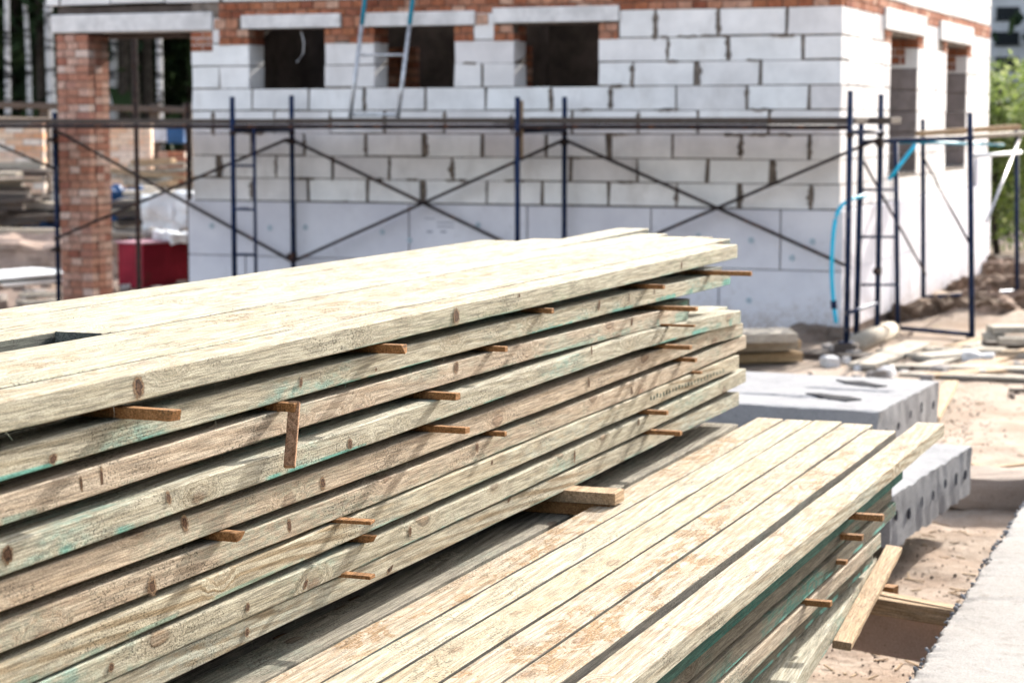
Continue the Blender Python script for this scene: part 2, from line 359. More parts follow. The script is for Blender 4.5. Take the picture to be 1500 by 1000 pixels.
# ------------------------------------------------------------------ planks
def plank_mesh(bm, L, w, th, zf=None, wane=.003, seed=0, seg=46, chip=None):
    """board lying along local Y (0..L), x from -w to 0, top at z=0"""
    rr = random.Random(seed); sx = rr.uniform(0, 99); b = .0022
    prof = [(-w+b, -th), (-b, -th), (0, -th+b), (0, -b), (-b, 0), (-w+b, 0), (-w, -b), (-w, -th+b)]
    rings = []
    for i in range(seg+1):
        y = L*i/seg; dz = zf(y) if zf else 0
        e1 = noise.noise(Vector((sx, y*2.3, 0)))*wane; e2 = noise.noise(Vector((sx, y*9, 4)))*wane*.45
        f1 = noise.noise(Vector((sx, y*1.1, 8)))*wane*1.3
        ring = []
        for k, (x, z) in enumerate(prof):
            X = x; Z = z
            if x > -w/2: X += f1 + (e2 if z > -th/2 else -e2)
            if z > -th/2: Z += e1*.5
            else: Z += e2*.6
            yy = y
            if i == 0: yy += rr.uniform(-.001, .001)
            if i == seg: yy += rr.uniform(-.0015, .0015)
            ring.append(bm.verts.new((X, yy, Z+dz)))
        rings.append(ring)
    for i in range(seg):
        for k in range(8):
            bm.faces.new((rings[i][k], rings[i][(k+1) % 8], rings[i+1][(k+1) % 8], rings[i+1][k]))
    bm.faces.new(rings[0][::-1]); bm.faces.new(rings[-1])
def slivers(bm, L, th, zf, n, rr):
    for i in range(n):                     # torn fibres hanging off the lower arris
        y = rr.uniform(L*.2, L*.98); l = rr.uniform(.006, .022)
        p = Vector((.001, y, -th + (zf(y) if zf else 0)))
        d = Vector((rr.uniform(.0, .7), rr.uniform(-.8, .8), -1)).normalized(); k = Vector((0, rr.uniform(-.4, .4), -.3))
        tube(bm, [p+Vector((0, 0, .002)), p+d*l*.5, p+d*l+k*l*.4], .0005, 3, .0002)
def plank(name, s0, s1, D, w, z, th, mat, label, cat='plank', group=None, zf=None, seed=None, yaw=0, fib=0, wane=.003):
    seed = random.randrange(10**6) if seed is None else seed
    bm = bmesh.new(); L = s1-s0
    g = (lambda y: zf(s0+y)-z) if zf else None
    plank_mesh(bm, L, w, th, g, wane, seed)
    if fib: slivers(bm, L, th, g, fib, random.Random(seed+5))
    o = mesh_obj(name, bm, mat)
    o.location = SDZ(s0, D, z); o.rotation_euler = (0, 0, -PH + yaw)
    return tag(o, label, cat, group)

ORD = ['top', 'second', 'third', 'fourth', 'fifth', 'sixth', 'seventh', 'eighth', 'ninth']
TAB = [  # measured top edges: y at x=0, 400, 780, far end (x, y)
 (589, 505, 423, (1081, 358)), (660, 558, 461, (1071, 397)), (727, 604, 500, (1008, 447)), (800, 665, 540, (1085, 441)),
 (851, 713, 580, (1088, 466)), (913.6, 760, 617, (1094, 490)), (975, 808, 645, (1082, 520)), (1024, 855, 684, (1092, 540)), (1068, 894, 712, (1083, 574))]
D0 = [1.95, 1.962, 1.967, 1.944, 1.958, 1.962, 1.956, 1.952, 1.957]
G1 = 'planks of the large timber stack'
rows1 = []; prev = None
TH1 = .0495
for r, (a, b, c, (ex, ey)) in enumerate(TAB):
    D = D0[r]
    pts = [on_D(0, a, D), on_D(400, b, D), on_D(780, c, D), on_D(ex, ey, D)]
    ss = np.array([p[0] for p in pts]); zz = np.array([p[1] for p in pts])
    co = np.polyfit(ss, zz, 2)
    f = lambda s, co=co: float(np.polyval(co, min(max(s, 2.4), 7.8)))
    if prev:
        pf = prev
        f = lambda s, f=f, pf=pf: min(f(s), pf(s)-TH1-.0015)
    rows1.append((f, pts[3][0])); prev = f
DB = [0, .108, .212, .322, .436, .560, .700, .840, .985]
rr = random.Random(11)
front_desc = [
 ('planed greenish beige plank with a big dark knot, bright front edge of the top layer', MW_topface),
 ('front plank of the second layer, beige with a turquoise lower edge and oval knot', MW_green),
 ('front plank of the third layer, pinkish tan with short black stains and ending early', MW_tan),
 ('front plank of the fourth layer, jutting out with a sunlit bright top edge', MW_green),
 ('front plank of the fifth layer, brownish with fine straight grain', MW_tan),
 ('front plank of the sixth layer, tan with reddish streak knots', MW_tan),
 ('front plank of the seventh layer, pale with bold wavy grain, nicked far end', MW_stripe),
 ('front plank of the eighth layer, pinkish with small round brown knots', MW_green),
 ('lowest front plank of the large stack, green beige with a long dark bark scar', MW_stripe)]
top_far = [7.485, 7.80, 7.93, 7.90, 8.08, 8.22, 7.60, 7.42]
top_lab = ['', 'second plank from the front edge on top of the large stack, reaching past it',
 'third plank from the front edge on top of the large stack, pale with sawmill flecks',
 'fourth plank from the front edge on top of the large stack, beside the dark slot',
 'short top plank that stops at the dark slot in the top of the large stack',
 'warped top plank whose far end rises above its neighbours on the large stack',
 'next to last top plank of the large stack on the house side',
 'rearmost top plank of the large stack, its end well short of the others']
for r in range(9):
    f, send = rows1[r]
    z = f(5.0)
    for i in range(8):
        Da = D0[r] + DB[i]; w = DB[i+1]-DB[i]-.008
        s1 = send if i == 0 else (top_far[i] if r == 0 else send + rr.uniform(-.10, .28))
        s0 = 1.55 + rr.uniform(-.1, .1)
        if r == 2 and i == 1: s1 = 7.30
        ff = f; th = TH1
        if r == 0 and i > 0: 
            dz = rr.uniform(-.0002, .0014); ff = lambda s, dz=dz: f0(s)+dz
        if r == 0 and i == 0: f0 = f
        if r == 0 and i == 5: ff = lambda s: f0(s) + .013*max(0, (s-6.2)/2.0)**1.6
        if r == 0 and i == 4: s0 = 3.86; Da += .004
        if r == 0 and i == 3: pass
        if i == 0: lab, mat = front_desc[r]
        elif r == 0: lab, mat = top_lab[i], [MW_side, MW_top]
        else: lab, mat = 'inner plank of the large stack behind the front plank of its %s layer' % ORD[r], (MW_side if r in (0, 1, 2) or rr.random() < .5 else MW_green)  # dark edge colour on inner planks stands in for shade in the gaps
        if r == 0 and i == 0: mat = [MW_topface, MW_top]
        o = plank('plank', s0, s1, Da, w, z, th, mat, lab, group=G1, zf=ff, fib=(9 if i == 0 else 0), wane=.0035 if i == 0 else .002)
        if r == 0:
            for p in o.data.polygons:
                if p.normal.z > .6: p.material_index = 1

M_knot = None
def knot_mat():
    t = NT('dark_resinous_knot'); v = t.coord(False); vr = t.coord(True)
    l = t.n('ShaderNodeVectorMath', {0: t.vmul(v, (0.0, 1.0, 1.0))}, operation='LENGTH').outputs['Value']
    nz = t.noise(vr, 2.6, 4.0, .65); nf = t.noise(vr, 9.0, 4.0, .75)
    r_ = t.math('ADD', l, t.math('ADD', t.math('MULTIPLY', nz, .9), t.math('MULTIPLY', nf, .5)))     # about l + .7
    c = t.mix(t.ramp(nf, .35, .65), (.15, .075, .038), (.035, .016, .009))
    c = t.mix(t.ramp(r_, .95, 1.08), c, (.022, .011, .007))
    c = t.mix(t.ramp(r_, 1.12, 1.22), c, (.24, .15, .085))
    al = t.math('MULTIPLY', t.ramp(r_, 1.15, 1.55, 1, 0), t.ramp(l, .8, 1.0, 1, 0))
    t.set(t.b.inputs['Base Color'], c); t.b.inputs['Roughness'].default_value = .75; t.bump(nf, .8, .002)
    t.set(t.b.inputs['Alpha'], al); return t.m
M_knot = knot_mat()
plank_of = {}
for o in bpy.data.objects:
    if o.name.startswith('plank') and 'front' in o.get('label', '') : pass
def knot_on(host, D, x, y, wpx, hpx, tilt=0, mat=None, name='knot'):
    """knot (real disc a hair proud) on a board face D metres left of the eye; size in metres"""
    s_, z_ = on_D(x, y, D); b_ = bmesh.new(); n_ = 18; rr_ = random.Random(int(x*7+y))
    ring = []; ring2 = []
    for k in range(n_):
        an = 2*math.pi*k/n_; q = 1+rr_.uniform(-.16, .16)
        ring.append(b_.verts.new((0, math.cos(an)*q, math.sin(an)*q))); ring2.append(b_.verts.new((1.0, math.cos(an)*q*.55, math.sin(an)*q*.55)))
    for k in range(n_):
        b_.faces.new((ring[k], ring[(k+1) % n_], ring2[(k+1) % n_], ring2[k]))
    b_.faces.new(ring2)
    o = mesh_obj(name, b_, mat or M_knot); o.parent = host
    P = SDZ(s_, D-.0012, z_)
    M = Matrix.Translation(P) @ Matrix.Rotation(-PH, 4, 'Z') @ Matrix.Rotation(tilt, 4, 'X') @ Matrix.Diagonal((.0005, wpx*random.uniform(1.1, 1.9), hpx*random.uniform(1.1, 1.7), 1))
    o.matrix_parent_inverse = host.matrix_basis.inverted(); o.matrix_basis = M
    return o
fronts = [o for o in bpy.data.objects if o.name.startswith('plank') and o.get('group') == G1 and abs(SDZ(0, 0, 0).x) < 1]
def front_of(r): return next(o for o in fronts if o['label'] == front_desc[r][0])
for (r, x, y, w_, h_, ti) in ((0, 202, 567, .020, .017, -.9), (0, 668, 463, .020, .017, -.9), (0, 998, 388, .014, .010, 1.3), (0, 760, 433, .008, .005, 0),
        (1, 77, 672, .016, .011, .2), (1, 440, 560, .008, .013, -.3), (1, 877, 447, .010, .017, -.5), (1, 921, 437, .006, .017, -.1), (1, 958, 427, .006, .012, .1), (1, 550, 541, .005, .005, 0),
        (2, 118, 708, .004, .019, .2), (2, 148, 700, .005, .022, .1), (2, 668, 538, .012, .018, .1), (2, 925, 471, .012, .016, -.5), (3, 10, 812, .013, .022, .5), (3, 246, 729, .010, .018, .5), (3, 512, 650, .010, .018, .7), (3, 866, 513, .006, .018, .2),
        (4, 270, 766, .011, .018, .6), (4, 472, 707, .012, .016, .7), (4, 862, 560, .008, .017, .3), (5, 222, 858, .012, .020, .4), (5, 423, 770, .009, .018, .3), (5, 925, 572, .008, .018, .6), (5, 698, 655, .010, .015, .7),
        (6, 720, 677, .006, .007, 0), (7, 162, 977, .012, .010, 0), (7, 447, 855, .014, .010, .7), (7, 362, 889, .009, .010, .3), (7, 841, 668, .008, .016, 0), (7, 600, 778, .008, .014, .1), (7, 935, 618, .010, .015, .1),
        (8, 361, 925, .012, .010, .6), (8, 572, 829, .038, .012, .30), (8, 745, 732, .016, .006, .3)):
    knot_on(front_of(r), D0[r], x, y, w_, h_, ti)
# row of nicks along the lower edge of the seventh plank's far end
h7 = front_of(6); b_ = bmesh.new(); M_nick = simple('dark_green_saw_nick', (.035, .075, .06), .9)
Mi = h7.matrix_basis.inverted()
for k in range(24):
    x = 953 + k*4.6; y = 583 - k*1.75 + random.uniform(-1, 1)
    s_, z_ = on_D(x, y, D0[6]); P = SDZ(s_, D0[6]-.0015, z_)
    box(b_, -.004, .001, -.0045, .0045, -.007, .006*random.uniform(.4, 1.3), Mi @ Matrix.Translation(P) @ Matrix.Rotation(-PH, 4, 'Z'))
mesh_obj('saw_nicks', b_, M_nick, h7)
# stickers between layers of the large stack
def stick_mesh(bm, L, w, h, rr, broken=False):
    seg = 6; rings = []
    for i in range(seg+1):
        x = L*i/seg; t = 0
        if broken and i == seg: pass
        jig = lambda: rr.uniform(-.0012, .0012)
        ring = []
        for (yy, zz) in ((-w/2, 0), (w/2, 0), (w/2, h), (-w/2, h)):
            e = rr.uniform(-.016, .0) if (broken and i == seg) else 0
            ring.append(bm.verts.new((x+e, yy+jig(), zz+jig()*.5)))
        rings.append(ring)
    for i in range(seg):
        for k in range(4): bm.faces.new((rings[i][k], rings[i][(k+1) % 4], rings[i+1][(k+1) % 4], rings[i+1][k]))
    bm.faces.new(rings[0][::-1]); bm.faces.new(rings[-1])
    bmesh.ops.bevel(bm, geom=list(bm.edges), offset=.0012, segments=1, affect='EDGES')
STK = [ # tip x, tip y, layer gap (below layer n), protrusion, height, width, broken, label
 (266, 598, 0, .105, .020, .030, True, 'brown sticker with a splintered end sticking out under the big knot of the top plank'),
 (598, 503, 0, .058, .020, .026, True, 'short rough sticker under the middle of the top plank'),
 (810, 448, 0, .022, .014, .020, False, 'small sticker barely showing under the top plank, left of the reddish one'),
 (973, 412, 0, .045, .014, .024, False, 'reddish sticker under the top plank near its far end'),
 (1101, 395, 0, .135, .016, .026, False, 'long thin sticker reaching out past the far corner under the top plank'),
 (742, 511, 1, .022, .014, .020, False, 'stubby sticker under the second layer, middle of the stack'),
 (1021, 441, 1, .095, .014, .026, False, 'long sticker under the second layer near the far end'),
 (671, 576, 2, .055, .017, .028, False, 'square ended sticker under the third layer, above the other mid stack one'),
 (1018, 472, 2, .095, .012, .024, False, 'long thin sticker under the third layer near the far end'),
 (685, 628, 3, .085, .015, .028, False, 'long sticker under the fourth layer, middle of the stack'),
 (1012, 504, 3, .09, .014, .028, False, 'long sticker under the fourth layer near the far end'),
 (741, 631, 4, .022, .012, .018, False, 'tiny sticker end under the fifth layer, right of the long one above'),
 (1020, 520, 4, .04, .014, .024, False, 'short sticker under the fifth layer near the far end'),
 (1028, 543, 5, .022, .012, .020, False, 'small pale sticker under the sixth layer near the far end'),
 (357, 777, 5, .038, .018, .028, True, 'broken brown sticker stub at the left under the fifth or sixth layer'),
 (546, 755, 6, .07, .016, .028, False, 'sticker under the sixth layer at the middle, above a small wedge'),
 (551, 782, 6, .025, .016, .020, True, 'small wedge of wood under the wavy grained plank'),
 (546, 842, 7, .07, .018, .028, False, 'sticker with a dark end just above the bark scar of the lowest plank'),
 (978, 597, 6, .06, .014, .026, False, 'dark brown sticker under the toothed plank at the far end'),
 (998, 628, 7, .10, .014, .026, False, 'lowest long sticker near the far end of the large stack')]
rr = random.Random(21)
zbot = lambda r, s: rows1[r][0](s) - TH1
for (x, y, gap, p, h, w, br, lab) in STK:
    D = D0[0] - p; s, z = on_D(x, y, D)
    # find the gap whose middle lies closest
    best = min(range(8), key=lambda g: abs((zbot(g, s)+rows1[g+1][0](s))/2 - z))
    zt = zbot(best, s); zl = rows1[best+1][0](s); hh = max(.008, min(h, zt-zl-.001)) if zt-zl > .009 else .008
    zmid = (zt+zl)/2
    bm = bmesh.new(); stick_mesh(bm, .95+p, w, hh, rr, br)
    o = mesh_obj('sticker', bm, MW_stick); o.rotation_euler = (rr.uniform(-.05, .05), 0, -PH + rr.uniform(-.06, .06))
    ax = Vector((math.cos(o.rotation_euler.z), math.sin(o.rotation_euler.z), 0))
    tip = SDZ(s, D, zl + .0008); o.location = tip - ax*(.95+p)
    tag(o, lab, 'spacer stick', 'stickers between the layers of the large stack')
# the loose lath hanging down from under the second layer
sA, zA = on_D(438, 592, 1.925); sB, zB = on_D(437, 685, 1.895)
bm = bmesh.new(); M = frame_along(SDZ(sB, 1.915, zB), SDZ(sA, 1.935, zA+.004))
L = (SDZ(sB, 1.915, zB)-SDZ(sA, 1.935, zA+.004)).length
box(bm, -.0115, .0115, 0, L, -.007, .007, M, bev=.0015)
o = mesh_obj('lath', bm, MW_batten)
tag(o, 'reddish lath hanging upright in front of the third and fourth layers', 'lath')
bm = bmesh.new(); stick_mesh(bm, .98, .024, .018, rr)
s, z = on_D(432, 597, 1.93); o = mesh_obj('sticker', bm, MW_stick); o.rotation_euler = (0, 0, -PH-.1)
ax = Vector((math.cos(-PH-.1), math.sin(-PH-.1), 0)); o.location = SDZ(s, 1.925, rows1[2][0](s)+.001) - ax*.98
tag(o, 'split sticker under the second layer with the hanging lath at its end', 'spacer stick', 'stickers between the layers of the large stack')

# ------------------------------------------------------------------ grey layer and bearers below the large stack
ztU = .782
rr = random.Random(31)
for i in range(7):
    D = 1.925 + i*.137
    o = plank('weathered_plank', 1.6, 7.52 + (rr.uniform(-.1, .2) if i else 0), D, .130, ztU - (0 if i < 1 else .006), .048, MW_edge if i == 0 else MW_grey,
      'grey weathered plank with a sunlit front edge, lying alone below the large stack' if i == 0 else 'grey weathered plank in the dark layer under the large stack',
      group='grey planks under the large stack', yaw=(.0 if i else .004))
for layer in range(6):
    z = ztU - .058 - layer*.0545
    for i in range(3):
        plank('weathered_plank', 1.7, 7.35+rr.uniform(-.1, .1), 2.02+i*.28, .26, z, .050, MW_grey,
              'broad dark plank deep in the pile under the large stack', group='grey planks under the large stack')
# bearer: two offcuts stacked, ends showing between the stacks
sb, zb = on_D(908, 705, 1.80)
for k, (dz, pr, wd) in enumerate(((.036, .0, .085), (.0, -.012, .080))):
    bm = bmesh.new(); stick_mesh(bm, 1.15, wd, .034, rr, k == 1)
    o = mesh_obj('bearer', bm, MW_raw if k == 0 else MW_stick); o.rotation_euler = (0, 0, -PH)
    o.location = SDZ(sb+.005*k, 1.80+.95+.2-pr, ztU+.0015+dz)
    tag(o, ('upper offcut of the bearer pair holding the large stack up, pale clean sawn end' if k == 0 else 'lower offcut of the bearer pair under the large stack, rough bark edged end'), 'bearer', 'bearers under the large stack')
for k, s in enumerate((2.2, 4.2)):
    bm = bmesh.new(); stick_mesh(bm, .80, .08, .070, rr)
    o = mesh_obj('bearer', bm, MW_stick); o.rotation_euler = (0, 0, -PH); o.location = SDZ(s, 2.9, ztU+.0015)
    tag(o, 'bearer hidden in the dark gap under the large stack', 'bearer', 'bearers under the large stack')

# ------------------------------------------------------------------ lower stack (right)
G2 = 'planks of the low timber stack'
z2 = .81; TH2 = .046
tops = [(1.205, .099, 7.60, 'outer right plank on top of the low stack, with long cracks and oval knots'),
        (1.334, .100, 7.36, 'second top plank of the low stack, bordered by the widest dark gap'),
        (1.443, .103, 7.48, 'third top plank of the low stack, pale with brown skip marks'),
        (1.556, .102, 7.50, 'fourth top plank of the low stack, plain cream face'),
        (1.666, .097, 7.50, 'fifth top plank of the low stack, beside the long dark seam'),
        (1.770, .098, 7.49, 'sixth top plank of the low stack, nearest the large stack')]
for i, (D, w, s1, lab) in enumerate(tops):
    zf = (lambda s: z2 + (-.006*max(0, (s-5.5)/2)**2 if False else 0))
    o = plank('plank', 1.7, s1, D, w, z2 + i*.0006 + rr.uniform(-.0004, .0004), TH2, [MW_grey if i != 0 else MW_stripe, MW_cream if i in (3, 4) else MW_warm], lab, group=G2, wane=.004)
    for p in o.data.polygons:
        if p.normal.z > .6: p.material_index = 1
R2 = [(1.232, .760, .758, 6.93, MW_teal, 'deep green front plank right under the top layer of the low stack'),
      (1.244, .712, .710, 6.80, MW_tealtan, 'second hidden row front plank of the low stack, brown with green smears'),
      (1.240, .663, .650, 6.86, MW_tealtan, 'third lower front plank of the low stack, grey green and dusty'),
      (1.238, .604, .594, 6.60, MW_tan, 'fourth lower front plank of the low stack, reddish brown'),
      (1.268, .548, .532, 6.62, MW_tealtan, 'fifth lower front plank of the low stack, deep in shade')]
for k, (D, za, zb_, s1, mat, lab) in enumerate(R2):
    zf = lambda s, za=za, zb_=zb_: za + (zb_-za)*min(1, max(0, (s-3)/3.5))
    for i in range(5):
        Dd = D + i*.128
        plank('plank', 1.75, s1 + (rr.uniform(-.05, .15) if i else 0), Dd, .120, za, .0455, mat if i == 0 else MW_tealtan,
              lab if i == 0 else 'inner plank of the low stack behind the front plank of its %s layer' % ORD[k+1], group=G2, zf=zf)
# splayed bottom plank, wide and grey with a sunlit edge
A = on_z(1284, 817, .455); B = on_z(1180, 975, .455)
d = (A-B).normalized(); yawp = math.atan2(-d.x, d.y)
bm = bmesh.new(); plank_mesh(bm, 5.2, .20, .055, None, .004, 77)
o = mesh_obj('bottom_plank', bm, MW_green); o.rotation_euler = (0, 0, yawp); o.location = A - d*5.2
tag(o, 'wide splayed plank at the foot of the low stack, shaded with a zigzag of sun', 'plank', G2)
for i in range(4):
    plank('plank', 1.9, 6.6, 1.33+i*.135, .128, .487, .030, MW_grey, 'thin grey board hidden at the bottom of the low stack', group=G2)
bm = bmesh.new()
for (x, y, D0_, lab, h) in ((1295, 757, 1.13, 'dark sticker end highest on the right side of the low stack', .018), (1265, 786, 1.18, 'dark square sticker below the highest one on the low stack', .016),
                         (1242, 822, 1.21, 'small sticker end low on the right side of the low stack', .012), (1219, 883, 1.17, 'lowest sticker end above the splayed plank of the low stack', .016)):
    s, z = on_D(x, y, D0_)
    b2 = bmesh.new(); stick_mesh(b2, .7, .028, h, rr)
    o = mesh_obj('sticker', b2, MW_stick); o.rotation_euler = (0, 0, -PH); o.location = SDZ(s-.01, D0_+.70, z-h/2)
    tag(o, lab, 'spacer stick', 'stickers of the low stack')
bm.free()

# ------------------------------------------------------------------ precast slabs
def rough_box(name, P, ang, W, L, z0, z1, mat, label, cat, holes=0, seedv=0, scallops=0, gouges=()):
    """near right corner P; local +Y along its right side (away), local -X runs left"""
    t = thing(name, label, cat, (P[0], P[1], 0), -ang)
    bm = bmesh.new(); nx, ny, nz = int(L/.035), int(W/.03), max(4, int((z1-z0)/.028)); sv = Vector((seedv, 0, 0))
    hz = (z0+z1)/2+.0; rad = .031; cen = [W*(i+.5)/holes for i in range(holes)]
    cache = {}
    def V(x, y, z):
        k = (round(x, 4), round(y, 4), round(z, 4))
        if k in cache: return cache[k]
        q = Vector((x, y, z)); a = .006*noise.noise(q*9+sv); b = .005*noise.noise(q*23+sv)
        ox = a if x > -.001 or x < -L+.001 else 0; oy = a if y < .001 or y > W-.001 else 0
        oz = 0
        if z > z1-.001:
            oz = b*.5
            e = min(-x, y, W-y)
            if e < .02: oz -= .004+.012*max(0, noise.noise(q*14+sv)); 
            for (gx, gy, gl) in gouges:
                if abs(x-gx) < gl and abs(y-gy) < .06: oz -= .03*max(0, 1-abs(y-gy-.03*noise.noise(q*4))/.035)
        if z < z0+.001 and x > -.03: oz = -.028*abs(noise.noise(q*13+sv)) - .018*abs(noise.noise(q*41+sv))     # dripped ragged lower edge
        if x > -.001: ox += .004*noise.noise(Vector((0, y*16, z*9))+sv) + .002*noise.noise(q*50)
        if scallops and y < .001:
            for c in range(scallops):
                cx = -.22-.26*c; rr_ = math.hypot(x-cx, (z-z0)*.9)
                if rr_ < .09: oy += .03*(1-rr_/.09)
        v = bm.verts.new((x+ox, y+oy, z+oz)); cache[k] = v; return v
    X = [-L*(1-i/nx)**1 for i in range(nx+1)]; X[-1] = 0.0; Yv = [W*i/ny for i in range(ny+1)]; Z = [z0+(z1-z0)*i/nz for i in range(nz+1)]
    def quad(f, A_, B_, flip=False, skip=None):
        for i in range(len(A_)-1):
            for j in range(len(B_)-1):
                q = [f(A_[i], B_[j]), f(A_[i+1], B_[j]), f(A_[i+1], B_[j+1]), f(A_[i], B_[j+1])]
                if len(set(q)) < 4: continue
                bm.faces.new(q[::-1] if flip else q)
    quad(lambda x, y: V(x, y, z1), X, Yv); quad(lambda x, y: V(x, y, z0), X, Yv, True)
    quad(lambda x, z: V(x, 0, z), X, Z); quad(lambda x, z: V(x, W, z), X, Z, True)
    quad(lambda y, z: V(-L, y, z), Yv, Z, True)
    # right end face, unbroken; core holes are shallow cups with shade painted in
    quad(lambda y, z: V(0, y, z), Yv, Z)
    mesh_obj('slab_body', bm, mat, t, smooth='edge')
    for c in cen:
        b2 = bmesh.new(); segs = 14
        rx = rad*random.uniform(.32, .5); rz = rad*random.uniform(.6, .95); yo = c+random.uniform(-.02, .02); zo = hz+random.uniform(-.02, .015)
        ring = [b2.verts.new((.0042+.002*random.random(), yo+rx*math.cos(2*math.pi*k/segs)*random.uniform(.85, 1.1), zo+rz*math.sin(2*math.pi*k/segs)*random.uniform(.85, 1.1))) for k in range(segs)]
        ring2 = [b2.verts.new((-.004, v.co.y+(yo-v.co.y)*.25, v.co.z+(zo-v.co.z)*.25)) for v in ring]
        for k in range(segs): b2.faces.new((ring[k], ring[(k+1) % segs], ring2[(k+1) % segs], ring2[k]))
        b2.faces.new(ring2)
        ho = mesh_obj('core_hole_shade_cup', b2, M_core_shade, t)
    return t
A1 = on_z(1287, 602, .47); A2 = on_z(1375, 557, .47); d = A2-A1
rough_box('hollow_core_slab', A1, math.atan2(d.x, d.y), d.length, 3.2, .25, .47, M_slab, 'hollow core concrete slab lying behind the timber, two dark gouges in its top', 'concrete slab', 5, 3, 8, gouges=((-.35, .75, .22), (-.62, .38, .25)))
slabA = [o for o in bpy.data.objects if o.get('category') == 'concrete slab'][0]
for (pts_) in (((1225, 557), (1240, 559), (1262, 559), (1280, 563), (1299, 566), (1285, 568), (1262, 565), (1238, 562)), ((1180, 577), (1200, 577), (1222, 580), (1245, 582), (1262, 586), (1240, 588), (1215, 585), (1195, 580))):
    b_ = bmesh.new(); Mi = slabA.matrix_basis.inverted(); vs = []
    for (x, y) in pts_:
        p_ = on_z(x, y, .47); p_.z = .4765; vs.append(b_.verts.new(Mi @ p_))
    f_ = b_.faces.new(vs); bmesh.ops.extrude_face_region(b_, geom=[f_])
    for v in vs: v.co.z -= .012
    mesh_obj('gouge_shade_sheet', b_, simple('gouge_shade', (.012, .014, .022), 1.0, 30, .4), slabA)  # near-black sheet standing in for shade down in the gouge
B1 = on_z(1305, 725, .4); B2 = on_z(1423, 652, .4); d = B2-B1
rough_box('hollow_core_slab', B1, math.atan2(d.x, d.y), d.length, 3.6, .185, .40, M_slab, 'hollow core concrete slab under the low timber stack, seven dark holes above a ragged edge', 'concrete slab', 7, 12)
E1 = on_z(1330, 1000, .4); E2 = on_z(1500, 735, .4); d = (E2-E1).normalized()
# big slab strip in the right foreground: its LEFT edge is the visible one
def strip():
    t = thing('concrete_slab', 'broad pale sandy concrete slab in the right foreground with crumbling edge', 'concrete slab', (E1.x, E1.y, 0), -math.atan2(d.x, d.y))
    bm = bmesh.new(); y0, y1 = -4.2, 5.2; ny = 420; xs_ = [0, .006, .014, .028, .06] + [.06+.05*i for i in range(1, 26)]
    rows = []
    for j in range(ny+1):
        y = y0+(y1-y0)*j/ny; e = .012*noise.noise(Vector((0, y*7, 2))) + .010*noise.noise(Vector((0, y*24, 6))) + .006*noise.noise(Vector((0, y*70, 9)))
        row = []
        for i, x in enumerate(xs_):
            q = Vector((x, y, 0)); z = .4 + .003*noise.noise(q*3)
            if x < .05: z -= .02*(1-x/.05)*abs(noise.noise(q*17)) + (.010 if i == 0 else 0)
            if -.02 < x < .9 and abs(y-1.05-.3*x-.01*noise.noise(q*5)) < .012: z -= .004
            row.append(bm.verts.new((x + e*max(0, 1-x/.06), y, z)))
        low = bm.verts.new((e*.6, y, .06)); lr = bm.verts.new((xs_[-1], y, .06))
        rows.append([low]+row+[lr])
    for j in range(ny):
        for i in range(len(rows[0])-1):
            bm.faces.new((rows[j][i], rows[j][i+1], rows[j+1][i+1], rows[j+1][i]))
        bm.faces.new((rows[j][-1], rows[j][0], rows[j+1][0], rows[j+1][-1]))
    bm.faces.new(rows[0][::-1]); bm.faces.new(rows[-1])
    mesh_obj('slab_body', bm, M_strip, t, smooth=True)
    b2 = bmesh.new(); rq = random.Random(5)
    for i in range(240):
        y = rq.uniform(-.5, 4.2); pebble(b2, (rq.uniform(-.012, .02)*rq.random()-.003, y, .4-rq.uniform(0, .025)), rq.uniform(.003, .011), rq)
    c_ = mesh_obj('edge_rubble', b2, M_slab, t); c_['kind'] = 'stuff'
strip()
# supports
def lump(name, c, dims, rz, mat, label, cat, seedv=0, group=None, amp=.03, sub=4, zrot=0):
    bm = bmesh.new(); bmesh.ops.create_cube(bm, size=1); bmesh.ops.subdivide_edges(bm, edges=list(bm.edges), cuts=7, use_grid_fill=True)
    for v in bm.verts:
        q = Vector((v.co.x*dims[0], v.co.y*dims[1], v.co.z*dims[2]))
        r_ = Vector((v.co.x, v.co.y, v.co.z)); k = max(0, r_.length-.62)*.30
        q = q*(1-k) + Vector((noise.noise(q*5+Vector((seedv, 0, 0))), noise.noise(q*5+Vector((0, seedv, 0))), noise.noise(q*6+Vector((0, 0, seedv)))))*amp
        q += Vector((noise.noise(q*22), noise.noise(q*22+Vector((3, 0, 0))), noise.noise(q*22+Vector((0, 7, 0)))))*amp*.3
        v.co = q
    o = mesh_obj(name, bm, mat); o.location = c; o.rotation_euler = (0, 0, rz)
    return tag(o, label, cat, group)
c = on_z(1462, 752, 0)
lump('concrete_block', (c.x+.12, c.y+.22, .085), (.72, .34, .17), R(-8), concrete('brown_block', (.36, .29, .24), (.2, .15, .12)), 'worn brown concrete block under the far corner of the holed slab', 'concrete block', 4, amp=.02)
for k, (P, x_, y_) in enumerate(((B1, -1.2, .25), (B1, -3.0, .3), (B1, -.9, 1.2), (A1, -.6, .3), (A1, -2.6, .4))):
    ang = PH if P is B1 else R(25)
    hgt = .18 if P is B1 else .245
    p = Vector((P.x, P.y, 0)) + Vector((math.cos(ang), -math.sin(ang), 0))*x_ + Vector((math.sin(ang), math.cos(ang), 0))*y_
    lump('concrete_block', (p.x, p.y, hgt/2), (.5, .22, hgt), -ang, M_plinth, 'supporting block hidden beneath the hollow core slabs', 'concrete block', 10+k, group='support blocks', amp=.01)
for k, s in enumerate((2.4, 3.6, 4.9)):
    p = SDZ(s, 2.0, 0)
    lump('concrete_block', (p.x, p.y, .2), (1.45, .3, .39), -PH, M_plinth, 'long block under the near half of the timber stacks', 'concrete block', 30+k, group='support blocks', amp=.01)

